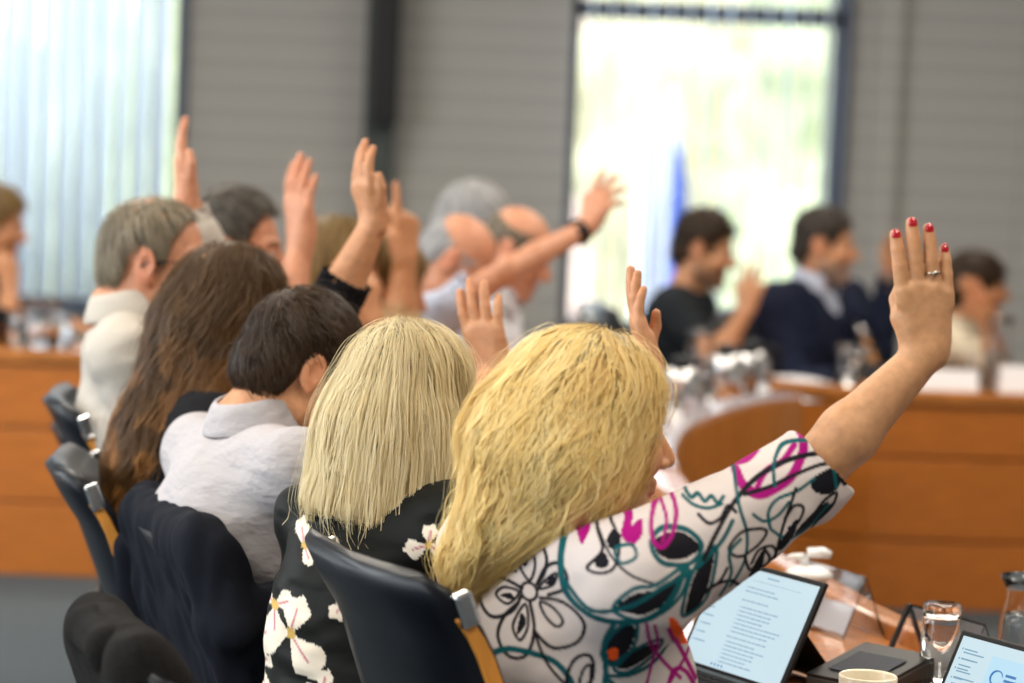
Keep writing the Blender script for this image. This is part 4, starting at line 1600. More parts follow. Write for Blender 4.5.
# 1: floral blouse, wavy blond hair
wr = at(927, 352, 3.88)
tip = at(921, 213, 3.86)
J = person('wavy blond woman in a white flower-printed blouse, arm stretched up, red nails', at(594, 432, 3.84), D(29), lean=-.03, nb=.06, hyaw=-11, hpitch=6, build=1.14,
           sh=.165, woman=True, skin='arm', cell=.0026,
           arms={'R': dict(el=at(806, 478, 3.86), wr=wr, fd=tip - wr, pn=(-.15, 1, .05), curl=(6, 4, 5, 8), spread=1.5, thumb='in', sc=1.02, lift=.02, fwd=.02)}, nails='R')
lens('floral', J)
P1 = J
garment(J, 'blouse', M['print'], cell=.0024, e=.014, sleeve={'R': .12, 'L': .9}, sleeve_r=(.074, .060), neck=.07, fold=.004, colors=pr, seed=4, foldscale=(14, 14, 20), loose=1.04)
for p_, d_, n_, r_ in J['nail']:
    s = Soft(.0012)
    w_ = np.cross(d_, n_)
    s.el(p_ + n_ * r_ * .62 + d_ * .004, (d_, w_, n_), (.0085, r_ * .80, .0042), .001)
    V, Q = s.mesh(1)
    o = obj('fingernail', V - J['o'], Q, M['nail'], J['root'])
    o['label'] = 'red varnished fingernail'
fdv, pnv = nrm(tip - wr), nrm(np.array((-.15, 1, .05)))
rp = wr + fdv * .108 * 1.02 + np.cross(fdv, pnv) * (-.0125)
ring_pts = [rp + .0108 * (math.cos(t) * np.cross(fdv, pnv) + math.sin(t) * pnv) for t in np.linspace(0, 2 * math.pi, 25)[:-1]]
MB().tube(ring_pts, .0014, 6, closed=True).lathe([(0, -.003), (.0035, -.002), (.0045, .001), (.003, .003), (0, .004)], rp - pnv * .0115, 12, axis=-pnv)\
    .build('finger_ring', M['gold'], J['root']).location = tuple(-J['o'])
f = J['f']


def p1_hair(s, f=f):
    s.el(f.p(0, -.018, .044), f.ax, (.098, .110, .098), .02)
    s.el(f.p(0, -.06, -.03), f.ax, (.115, .10, .12), .04)
    s.el(f.p(.072, -.022, -.02), f.ax, (.036, .060, .10), .03)
    s.el(f.p(-.072, .012, -.02), f.ax, (.038, .070, .10), .03)
    s.rc(f.p(0, -.075, -.04), f.p(.0, -.095, -.125), .090, .060, .05)
    s.rc(f.p(.05, -.040, -.05), f.p(.045, -.055, -.115), .068, .045, .04)
    s.rc(f.p(-.06, -.06, -.06), f.p(-.05, -.125, -.19), .068, .048, .04)
    s.rc(f.p(.01, -.11, -.13), f.p(-.01, -.150, -.20), .058, .032, .04)
    s.el(f.p(0.02, .120, -.035), f.ax, (.085, .064, .11), .015, 's')


def rooted(f, pal):
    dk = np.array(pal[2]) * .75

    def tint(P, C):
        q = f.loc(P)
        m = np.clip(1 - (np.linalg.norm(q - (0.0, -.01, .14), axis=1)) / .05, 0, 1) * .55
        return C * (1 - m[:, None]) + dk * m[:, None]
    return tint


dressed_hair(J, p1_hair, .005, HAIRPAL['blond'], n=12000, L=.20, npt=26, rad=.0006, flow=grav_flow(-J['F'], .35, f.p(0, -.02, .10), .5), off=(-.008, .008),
             wave=(.0062, .064, 5), seed=11, disp=.004, locks=(150, .85), stray=.05, lump=.007, jitter=.05, tint=rooted(f, HAIRPAL['blond']))

# 2: ash blond bob, black flowered blouse
J = person('woman with a straight ash blond bob in a black blouse with cream flowers', at(408, 405, 4.35), D(38), lean=.10, hyaw=-4, hpitch=6, sh=.145, woman=True, cell=.0032,
           arms={'R': dict(el=at(566, 470, 4.42), wr=at(649, 368, 4.52), fd=at(625, 268, 4.55) - at(649, 368, 4.52), pn=(.99, .02, .1), curl=(3, 4, 8, 12), thumb='in', sc=.92, spread=0, lift=.03, fwd=.05)})
lens('bob', J)
fp = Print((.010, .011, .010), 4.25)
CRM, PNK, OCH = (.78, .70, .58), (.50, .16, .20), (.55, .36, .10)


def bloom(c, r, rot, n=5, seed=0):
    rg = np.random.default_rng(seed)
    for i in range(n):
        a = rot + i * 2 * math.pi / n + rg.uniform(-.2, .2)
        L = r * rg.uniform(.75, 1.2)
        pts = [(c[0] + L * t * math.cos(a + o), c[1] + L * t * math.sin(a + o)) for t, o in ((.08, 0), (.42, -.62), (.80, -.60), (.98, -.36), (1.0, -.10), (1.12, .08), (.92, .34), (.86, .52), (.45, .58))]
        fp.fill(pts, CRM)
        fp.line([(c[0] + L * t * math.cos(a), c[1] + L * t * math.sin(a)) for t in (.1, .4, .7)], 1.6, PNK)
    fp.fill([(c[0] + r * .16 * math.cos(t), c[1] + r * .16 * math.sin(t)) for t in np.linspace(0, 6.28, 7)[:-1]], OCH)


for c, r, rot, n, sd in (((292, 628), 38, .9, 3, 1), ((274, 606), 30, 3.6, 3, 2), ((304, 545), 20, 1.2, 2, 3), ((430, 536), 24, 2.6, 3, 4), ((326, 680), 22, .9, 3, 5), ((350, 590), 24, .2, 3, 6),
                         ((256, 676), 18, 1.2, 3, 7), ((395, 640), 30, .5, 5, 8), ((470, 560), 18, 0, 4, 9), ((440, 690), 26, 1, 5, 10)):
    bloom(c, r, rot, n, sd)
garment(J, 'blouse', M['satin'], cell=.0034, e=.006, sleeve={'R': .2, 'L': .9}, neck=.066, fold=.006, colors=fp, seed=8, foldscale=(11, 11, 22), loose=1.05)
f = J['f']


def p2_hair(s, f=f):
    s.el(f.p(0, -.008, .042), f.ax, (.088, .108, .092), .02)
    s.el(f.p(0, -.030, -.045), f.ax, (.108, .108, .11), .03)
    s.rc(f.p(0, -.035, -.04), f.p(0, -.045, -.15), .100, .105, .03)
    s.rc(f.p(.056, .005, -.02), f.p(.080, .004, -.165), .046, .050, .03)
    s.rc(f.p(-.056, .005, -.02), f.p(-.078, .004, -.135), .046, .050, .03)
    s.el(f.p(0, .125, -.05), f.ax, (.066, .075, .13), .015, 's')
    s.clip(lambda X, Y, Z: ((f.o[2] - .160 - .20 * (X - f.o[0] + .08)) - Z) + 0 * Y)


dressed_hair(J, p2_hair, .005, HAIRPAL['ash'], n=15000, L=.22, npt=16, rad=.0005, flow=grav_flow(None, 0, f.p(0, -.02, .12), .6), off=(-.007, .005),
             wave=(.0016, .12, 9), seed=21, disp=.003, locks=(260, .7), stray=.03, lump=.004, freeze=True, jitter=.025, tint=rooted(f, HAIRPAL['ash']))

# 3: young man in the white shirt, dark hair, looking down
J = person('young dark haired man in a crisp white shirt, looking down', at(300, 370, 4.75), D(27), lean=-.02, hunch=.05, nb=.098, nbz=.094, shl=.014, shdrop=.085, hyaw=0, hpitch=24, sh=.185, cell=.0034, skin='fair',
           brow=(.03, .02, .015),
           arms={'R': dict(el=at(420, 460, 4.75), wr=at(494, 376, 4.9), fd=at(470, 276, 4.92) - at(494, 376, 4.9), pn=(.45, .88, .1), curl=(8, 7, 8, 10), thumb='in', sc=.98, spread=4, lift=.02, fwd=.03)})
lens('boy', J)
P3 = J
garment(J, 'shirt', M['white_shirt'], cell=.0045, e=.012, sleeve={'R': .5, 'L': .9}, neck=.064, fold=.0045, seed=12, foldscale=(9, 9, 17), loose=1.08)
collar(J, M['white_shirt'], r=.064, h=.047, flap=-.002)
f = J['f']
dressed_hair(J, crop_hair(f, .011, .012, back=-.085), .004, HAIRPAL['dark'], n=9000, L=.05, npt=9, rad=.0005,
             flow=lambda P, g, f=f: grav_flow(f.F, .75)(P, g) + .8 * nrm(f.U)[None] * 0 + .5 * (P - f.p(0, -.06, .1)) / (np.linalg.norm(P - f.p(0, -.06, .1), axis=1, keepdims=True) + 1e-6),
             off=(-.004, .005), wave=(.0012, .05, 20), seed=31, disp=.003, locks=(420, .55), freeze=True, stray=.02)

# 4: long brown hair, black top
J = person('woman with long wavy brown hair over a black top, left hand raised', at(231, 314, 5.15), D(22), lean=.12, hyaw=-6, hpitch=8, sh=.155, woman=True, cell=.004,
           arms={'L': dict(el=at(322, 330, 5.34), wr=at(374, 224, 5.32), fd=at(350, 140, 5.30) - at(374, 224, 5.32), pn=(.80, .58, .1), curl=(14, 12, 14, 18), thumb='near', sc=.90, spread=0, lift=.04, fwd=.05)})
lens('long', J)
garment(J, 'top', M['black_knit'], cell=.006, e=.010, sleeve={'R': .9, 'L': .5}, sleeve_r=(.062, .054), neck=.07, fold=.003, seed=14)
f = J['f']


def p4_hair(s, f=f):
    s.el(f.p(0, -.008, .042), f.ax, (.088, .106, .092), .02)
    s.el(f.p(0, -.035, -.03), f.ax, (.098, .095, .12), .03)
    a = f.o
    B = -np.array((math.cos(D(22)), math.sin(D(22)), 0))
    Rr = np.array((math.sin(D(22)), -math.cos(D(22)), 0))
    s.rc(f.p(0, -.05, -.05), a + B * .13 + Rr * .02 - UP * .26, .090, .085, .05)
    s.rc(a + B * .12 - UP * .22, a + B * .165 + Rr * .02 - UP * .37, .085, .06, .05)
    s.rc(f.p(.06, -.02, -.03), a + B * .07 + Rr * .10 - UP * .26, .055, .055, .04)
    s.rc(a + B * .05 + Rr * .11 - UP * .2, a + B * .09 + Rr * .10 - UP * .35, .055, .035, .04)
    s.el(f.p(0, .115, -.04), f.ax, (.064, .066, .11), .015, 's')


dressed_hair(J, p4_hair, .006, HAIRPAL['brown'], n=8000, L=.24, npt=22, rad=.0007, flow=grav_flow(-J['F'], .25, f.p(0, -.02, .12), .5), off=(-.008, .008),
             wave=(.009, .11, 8), seed=41, disp=.004, locks=(170, .75), stray=.03, lump=.006,
             tint=lambda P, C: C * (1 + np.clip((f.o[2] - .0 - P[:, 2]) / .26, 0, 1)[:, None] * np.array((2.6, 2.1, 1.3)) * (.55 + .45 * np.sign(vnoise(P, 30, 4)))[:, None]))

# 5: grey man with spectacles
J = person('grey haired man with spectacles in a cream shirt, hand raised behind his head', at(157, 264, 5.55), D(6), lean=-.10, nb=.065, nbz=.096, hyaw=-6, hpitch=4, sh=.185, hs=1.04, cell=.0045, skin='pink',
           brow=(.3, .26, .2), build=1.05, neck=1.22,
           arms={'L': dict(el=at(235, 330, 5.85), wr=at(186, 198, 5.82), fd=at(175, 116, 5.82) - at(186, 198, 5.82), pn=(.95, .3, 0), curl=(4, 8, 10, 12), thumb='near', lift=.04, fwd=.06, sc=.92)})
lens('glasses', J)
garment(J, 'shirt', M['cream_shirt'], cell=.006, e=.014, sleeve={'R': .9, 'L': .93}, neck=.074, fold=.006, seed=15, foldscale=(8, 8, 18), loose=1.08)
collar(J, M['cream_shirt'], r=.072, h=.046, flap=-.004)
f = J['f']
dressed_hair(J, crop_hair(f, .008, .002, recede=.022, back=-.06), .005, HAIRPAL['grey'], n=2500, L=.05, npt=8, rad=.0008, flow=grav_flow(f.F, .3), off=(-.003, .006), freeze=True, seed=51, disp=.003)


def spectacles(J):
    f = J['f']
    m = MB()
    for x in (-1, 1):
        m.tube([f.p(x * (.033 + .024 * math.cos(t)), .098 - .006 * abs(math.cos(t)), .004 + .018 * math.sin(t)) for t in np.linspace(0, 6.283, 21)[:-1]], .0018, 6, closed=True)
        m.tube([f.p(x * .057, .094, .010), f.p(x * .074, .06, .012), f.p(x * .083, .0, .012), f.p(x * .084, -.022, -.002)], .0019, 6)
    m.tube([f.p(-.010, .1, .008), f.p(0, .104, .010), f.p(.010, .1, .008)], .0018, 6)
    o = m.build('spectacles', M['dark_frame'], J['root'])
    o.location = tuple(-J['o'])


spectacles(J)

# 6: salt and pepper hair beyond him
J = person('man with brushed-up salt-and-pepper hair behind the long brown hair, hand raised high', at(238, 252, 6.2), D(2), lean=.05, hyaw=-6, hpitch=5, sh=.185, cell=.0048, skin='pink',
           arms={'R': dict(el=at(281, 338, 6.0), wr=at(301, 246, 6.05), fd=at(296, 155, 6.05) - at(301, 246, 6.05), pn=(.75, .66, 0), curl=(10, 8, 9, 10), thumb='in', lift=.04, fwd=.06, sc=1.1)})
lens('salt', J)
SEATED.append(('black leather chair of the man with salt-and-pepper hair', J))
garment(J, 'shirt', M['tan_cloth'], cell=.008, e=.012, sleeve='short', neck=.07, fold=.005, seed=16)
f = J['f']
dressed_hair(J, crop_hair(f, .010, .020, recede=.022), .005, HAIRPAL['saltpepper'], n=1800, L=.05, npt=8, rad=.0009, flow=grav_flow(f.F, .6), off=(-.003, .008), freeze=True, seed=61, disp=.004)

# 7 and 8: half hidden, brown and honey hair
J = person('person with smooth light brown hair between the two raised hands, mostly hidden', at(338, 268, 6.8), D(-5), lean=.08, hpitch=14, sh=.165, cell=.0055, skin='fair', woman=True,
           arms={'R': dict(el=at(352, 358, 6.65), wr=at(371, 322, 6.5), fd=(-.25, -.1, .95), pn=(-.6, .8, 0), curl=(20, 22, 25, 28), thumb='near')})
lens('brown', J)
SEATED.append(('black leather chair of the hidden person with light brown hair', J))
garment(J, 'top', M['tan_cloth'], cell=.008, e=.012, sleeve=.6, fold=.004, seed=17)
f = J['f']


def bob(f, w=1.0, drop=.10):
    def b(s):
        s.el(f.p(0, -.008, .040), f.ax, (.090 * w, .108, .090), .02)
        s.rc(f.p(0, -.03, -.02), f.p(0, -.04, -drop), .095 * w, .085 * w, .03)
        s.el(f.p(0, .12, -.05), f.ax, (.064, .068, .13), .015, 's')
    return b


dressed_hair(J, bob(f), .006, HAIRPAL['honey'], n=1200, L=.14, npt=10, rad=.001, flow=grav_flow(), off=(-.004, .005), freeze=True, seed=71, disp=.003)
J = person('person with honey blond hair pointing one finger up, half hidden behind the others', at(384, 284, 7.0), D(-8), lean=.10, hpitch=16, sh=.165, cell=.0055, skin='tan', woman=True,
           arms={'R': dict(el=at(398, 330, 6.8), wr=at(405, 258, 6.78), fd=(0.0, .05, 1), pn=(-.75, .65, 0), curl=(2, 78, 85, 85), thumb='in', sc=1.08, lift=.03, fwd=.04)})
lens('finger', J)
SEATED.append(('black leather chair of the person pointing one finger up', J))
garment(J, 'top', M['tan_cloth'], cell=.008, e=.012, sleeve=.45, fold=.004, seed=18)
f = J['f']
dressed_hair(J, bob(f, 1.0, .06), .006, HAIRPAL['honey'], n=1200, L=.12, npt=10, rad=.001, flow=grav_flow(), off=(-.004, .005), freeze=True, seed=72, disp=.003)

# 9: bald man leaning forward in pale blue, long bare arm raised with a watch
wr9 = at(584, 230, 7.42)
J = person('bald man in a pale blue shirt leaning far forward, bare arm with wristwatch stretched up', at(456, 262, 7.4), D(-8), lean=.36, hpitch=38, sh=.185, cell=.0055, skin='pink', brow=(.4, .36, .3),
           arms={'R': dict(el=at(508, 270, 7.2), wr=wr9, fd=at(617, 172, 7.45) - wr9, pn=(.55, .8, -.2), curl=(3, 12, 20, 30), thumb='out', sc=1.0, spread=7, lift=.03, fwd=.10)}, build=1.12, armr=.82)
lens('bald', J)
SEATED.append(('black leather chair of the bald man leaning forward', J))
garment(J, 'shirt', M['blue_shirt'], cell=.008, e=.014, sleeve={'R': -.35, 'L': .9}, neck=.07, fold=.006, seed=19)
collar(J, M['blue_shirt'], r=.07)
f = J['f']
dressed_hair(J, crop_hair(f, .006, .0, bald=.045), .005, HAIRPAL['white'], n=700, L=.03, npt=6, rad=.0009, flow=grav_flow(), off=(-.003, .003), freeze=True, seed=91)
el9 = np.asarray(J['armR']['el'])
d9 = nrm(wr9 - el9)
w = MB()
pw = wr9 - d9 * .02
b1 = nrm(np.cross(d9, UP)); b2 = np.cross(b1, d9)
w.tube([pw + .031 * (math.cos(t) * b1 + math.sin(t) * b2) for t in np.linspace(0, 6.283, 21)[:-1]], .006, 8, closed=True)
w.lathe([(0, -.004), (.018, -.004), (.018, .004), (0, .005)], pw - np.array((0, .034, 0)), 16, axis=(0, -1, 0))
w.build('wristwatch', M['black_plastic'], J['root']).location = tuple(-J['o'])

# 10 and 11
J = person('balding grey man in a bright white shirt, head bowed, right of the leaning man', at(516, 252, 7.9), D(-12), lean=.16, hpitch=24, sh=.18, cell=.0055, skin='pink', brow=(.4, .36, .3), build=1.05)
SEATED.append(('black leather chair of the bowed grey man in bright white', J))
garment(J, 'shirt', M['bright_shirt'], cell=.008, e=.014, sleeve='long', neck=.07, fold=.005, seed=20)
collar(J, M['bright_shirt'], r=.07)
f = J['f']
dressed_hair(J, crop_hair(f, .009, .004, bald=.07, recede=.02), .005, HAIRPAL['grey'], n=700, L=.035, npt=6, rad=.0009, flow=grav_flow(), off=(-.003, .004), freeze=True, seed=101)
J = person('white haired person behind the bald man, only the bowed head in view', at(471, 229, 8.5), D(-15), lean=.14, hpitch=22, sh=.17, cell=.0055, skin='tan', brow=(.4, .36, .3))
SEATED.append(('black leather chair of the white haired person', J))
garment(J, 'shirt', M['navy_suit'], cell=.009, e=.014, sleeve='long', fold=.005, seed=22)
f = J['f']
dressed_hair(J, crop_hair(f, .016, .020, recede=-.01), .005, HAIRPAL['white'], n=900, L=.05, npt=7, rad=.001, flow=grav_flow(f.F, .4), off=(-.003, .008), freeze=True, seed=111, disp=.004)

# ---------------------------------------------------------------- people behind the far desk
J = person('dark haired bearded man in a dark t-shirt behind the far desk, forearm raised', at(704, 250, 10.0), D(-14), lean=.10, hpitch=12, sh=.195, hs=1.06, cell=.0055, skin='fair', beard=(.10, .06, .04), build=1.1,
           arms={'R': dict(el=at(716, 362, 9.72), wr=at(745, 312, 9.68), fd=at(757, 266, 9.66) - at(745, 312, 9.68), pn=(.3, .9, .1), curl=(12, 20, 28, 34), thumb='out', spread=6),
                 'L': dict(el=at(742, 378, 9.95), wr=at(770, 381, 9.75), fd=(.9, -.4, 0), pn=(0, 0, -1), curl=(14, 14, 16, 18))})
lens('tee', J)
SEATED.append(('black leather chair of the man in the dark t-shirt', J))
garment(J, 't_shirt', M['grey_tee'], cell=.008, e=.012, sleeve='short', sleeve_r=(.066, .062), neck=.068, fold=.004, seed=23)
f = J['f']
dressed_hair(J, crop_hair(f, .012, .020), .005, HAIRPAL['dark'], n=1500, L=.05, npt=7, rad=.001, flow=grav_flow(f.F, .5), off=(-.003, .007), freeze=True, seed=121, disp=.003)

J = person('bearded man in a navy suit and pale shirt behind the far desk', at(824, 246, 9.95), D(-48), lean=.06, hyaw=34, hpitch=4, sh=.20, hs=1.06, cell=.0055, skin='fair', beard=(.20, .17, .15), build=1.12,
           arms={'L': dict(el=at(880, 352, 10.0), wr=at(890, 275, 9.95), fd=(.02, -.1, 1), pn=(.4, -.9, .1), curl=(22, 24, 26, 30), thumb='near'),
                 'R': dict(el=at(800, 385, 9.8), wr=at(846, 383, 9.6), fd=(.9, -.35, -.05), pn=(0, 0, -1), curl=(14, 16, 18, 20))})
lens('suit', J)
SEATED.append(('black leather chair of the man in the navy suit', J))
garment(J, 'suit_jacket', M['navy_suit'], cell=.007, e=.018, sleeve='long', sleeve_r=(.068, .056), neck=.07, fold=.005, seed=24, vneck=.26)
garment(J, 'shirt', M['blue_shirt'], cell=.008, e=.004, sleeve='short', neck=.066, fold=.002, seed=25)
collar(J, M['blue_shirt'], r=.068)
NBv, Av, Ftv, Rv = J['NB'], J['A'], J['Ft'], J['R']
for sg in (-1, 1):
    P0 = NBv + Rv * sg * .062 + Ftv * .03 + Av * .02
    P1_ = NBv + Rv * sg * .075 + Ftv * .150 - Av * .10
    P2_ = NBv + Rv * sg * .020 + Ftv * .172 - Av * .30
    V, Fc = loft([[P0, P0 + Rv * sg * .03 + Ftv * .008], [P1_, P1_ + Rv * sg * .055 - Ftv * .006 + Av * .02], [P1_ * .6 + P2_ * .4, P1_ * .6 + P2_ * .4 + Rv * sg * .045 - Ftv * .006], [P2_, P2_ + Rv * sg * .01]], closed_ring=False, cap=False)
    obj('lapel', np.array(V) - J['o'], Fc, M['navy_suit'], J['root'], solid=.006)
f = J['f']
dressed_hair(J, crop_hair(f, .010, .012), .005, [(0.07, 0.055, 0.045), (0.11, 0.09, 0.075), (0.04, 0.03, 0.025), (0.16, 0.14, 0.12)], n=1300, L=.04, npt=7, rad=.001, flow=grav_flow(f.F, .5), off=(-.003, .005), freeze=True, seed=131, disp=.003)

J = person('dark haired person in a beige patterned top, hand before the cheek, far right', at(977, 285, 10.0), D(-12), lean=.12, hyaw=6, hpitch=8, sh=.165, cell=.0055, skin='tan', woman=True,
           arms={'R': dict(el=at(996, 362, 9.72), wr=at(988, 322, 9.66), fd=at(966, 268, 9.66) - at(988, 322, 9.66), pn=(-.5, .8, -.2), curl=(6, 8, 10, 14), thumb='near', spread=6)})
lens('farright', J)
SEATED.append(('black leather chair of the person in the beige top, far right', J))
garment(J, 'blouse', M['beige_print'], cell=.008, e=.012, sleeve={'R': .5, 'L': .9}, fold=.004, seed=26)
f = J['f']


def fr_hair(s, f=f):
    s.el(f.p(0, -.012, .040), f.ax, (.090, .110, .088), .02)
    s.el(f.p(0, -.06, -.02), f.ax, (.085, .075, .09), .03)
    s.el(f.p(0, .115, -.045), f.ax, (.066, .066, .11), .015, 's')


dressed_hair(J, fr_hair, .006, HAIRPAL['dark'], n=1000, L=.09, npt=8, rad=.001, flow=grav_flow(-f.F, .4), off=(-.003, .005), freeze=True, seed=141, disp=.003)

J = person('fair haired person in a dark top at the left edge, hand to mouth', at(-4, 225, 9.9), D(-6), lean=.08, hpitch=12, sh=.165, cell=.006, skin='tan', woman=True,
           arms={'R': dict(el=at(6, 320, 9.68), wr=at(10, 288, 9.72), fd=(-.1, .2, .95), pn=(-.6, .6, .2), curl=(45, 50, 55, 60), thumb='near')})
lens('leftedge', J)
SEATED.append(('black leather chair of the fair haired person at the left edge', J))
garment(J, 'top', M['black_knit'], cell=.009, e=.012, sleeve={'R': .2, 'L': .9}, fold=.004, seed=27)
f = J['f']
dressed_hair(J, crop_hair(f, .018, .02, back=-.09), .006, HAIRPAL['honey'], n=1000, L=.06, npt=8, rad=.001, flow=grav_flow(f.F, .3), off=(-.003, .006), freeze=True, seed=151, disp=.003)
# ---------------------------------------------------------------- chairs in the row
def chair_at(label, R_corner, Y, yaw, ztop):
    """R_corner: where the top of the back, its right end, is seen"""
    p = at(R_corner[0], R_corner[1], Y)
    c = math.cos(yaw - math.pi / 2); s_ = math.sin(yaw - math.pi / 2)
    lx, ly = 0.20, -0.36
    return chair(label, p[0] - (lx * c - ly * s_), p[1] - (lx * s_ + ly * c), yaw, ztop)


c5 = chair_at('black leather chair with amber side strip behind the woman in the flower-printed blouse', (428, 553), 3.56, D(27), 1.02)
c2 = chair_at('black leather chair standing upright beside the draped navy jacket, amber strip showing', (66, 490), 4.85, D(8), .95)
c1 = chair_at('black leather chair holding the grey haired man with spectacles', (62, 398), 5.40, D(8), 1.0)
c3 = chair_at('black leather chair hidden under the draped navy jacket', (202, 578), 4.45, D(22), .90)
c4 = chair_at('black leather chair hidden under the fleece jacket, bottom left corner', (153, 676), 3.42, D(20), .91)
for (lab, J) in SEATED:
    p = J['PV'] + J['F'] * .06
    chair(lab, p[0], p[1], max(math.atan2(J['F'][1], J['F'][0]), D(-25)), .88)


def draped(ch, label, name, m, cell, w=1.0, dz=0.0, seed=1, fold=.008, long_=True, collar_=True):
    Mx = Matrix.Translation(ch.location) @ Matrix.Rotation(ch.rotation_euler.z, 4, 'Z')
    r = thing(name, label, 'jacket', tuple(ch.location), ch.rotation_euler.z)
    s = Soft(cell)
    t = nrm((0, -.37, 1.0))
    ax = np.array(((1, 0, 0), np.cross(t, (1, 0, 0)), t))
    top = 1.0 + dz
    s.bx((0, -.275, top - .22), ax, (.232 * w, .048, .24), .035, .02)
    s.rc((-.17 * w, -.36, top + .002), (.17 * w, -.36, top + .002), .036, .036, .03)
    for sg in (-1, 1):
        s.rc((sg * .17 * w, -.36, top - .004), (sg * .243 * w, -.315, top - .13), .035, .040, .03)
        if long_:
            s.bx((sg * .205 * w, -.20, top - .31), ax, (.035, .10, .24), .03, .03)
    body = s
    V, Q = body.mesh(2)
    N_ = vnormals(V, Q)
    V = V + N_ * (fold * vnoise(V, (15, 15, 4), seed) + fold * .7 * vnoise(V, (38, 38, 9), seed + 4))[:, None]
    obj('body', V, Q, m, r)
    for sg in (-1, 1):
        if not long_ or sg > 0:
            continue
        s = Soft(cell)
        s.rc((sg * .235 * w, -.355, top - .08), (sg * .245 * w, -.325, top - .30), .038, .042, .03)
        s.rc((sg * .245 * w, -.325, top - .30), (sg * .235 * w, -.26, top - .54), .042, .040, .03, cut=0)
        V, Q = s.mesh(2)
        N_ = vnormals(V, Q)
        V = V + N_ * (fold * vnoise(V, (22, 22, 9), seed + sg + 7))[:, None]
        obj('sleeve', V, Q, m, r)
    if collar_:
        s = Soft(cell)
        s.rc((-.085 * w, -.385, top + .004), (.085 * w, -.385, top + .004), .028, .028, .02)
        s.rc((-.085 * w, -.385, top + .004), (-.13 * w, -.33, top - .004), .030, .022, .02)
        s.rc((.085 * w, -.385, top + .004), (.13 * w, -.33, top - .004), .030, .022, .02)
        V, Q = s.mesh(2)
        obj('collar', V, Q, m, r)
    return r


draped(c3, 'dark navy jacket draped over the chair behind the young man in white', 'suit_jacket', M['blazer'], .005, dz=-.09, seed=3, fold=.008, w=1.0, collar_=False)
draped(c4, 'thick black fleece jacket draped over the chair in the bottom left corner', 'fleece_jacket', M['fleece'], .006, w=.80, dz=-.085, seed=6, fold=.004, long_=False)

# ---------------------------------------------------------------- things on the near desk


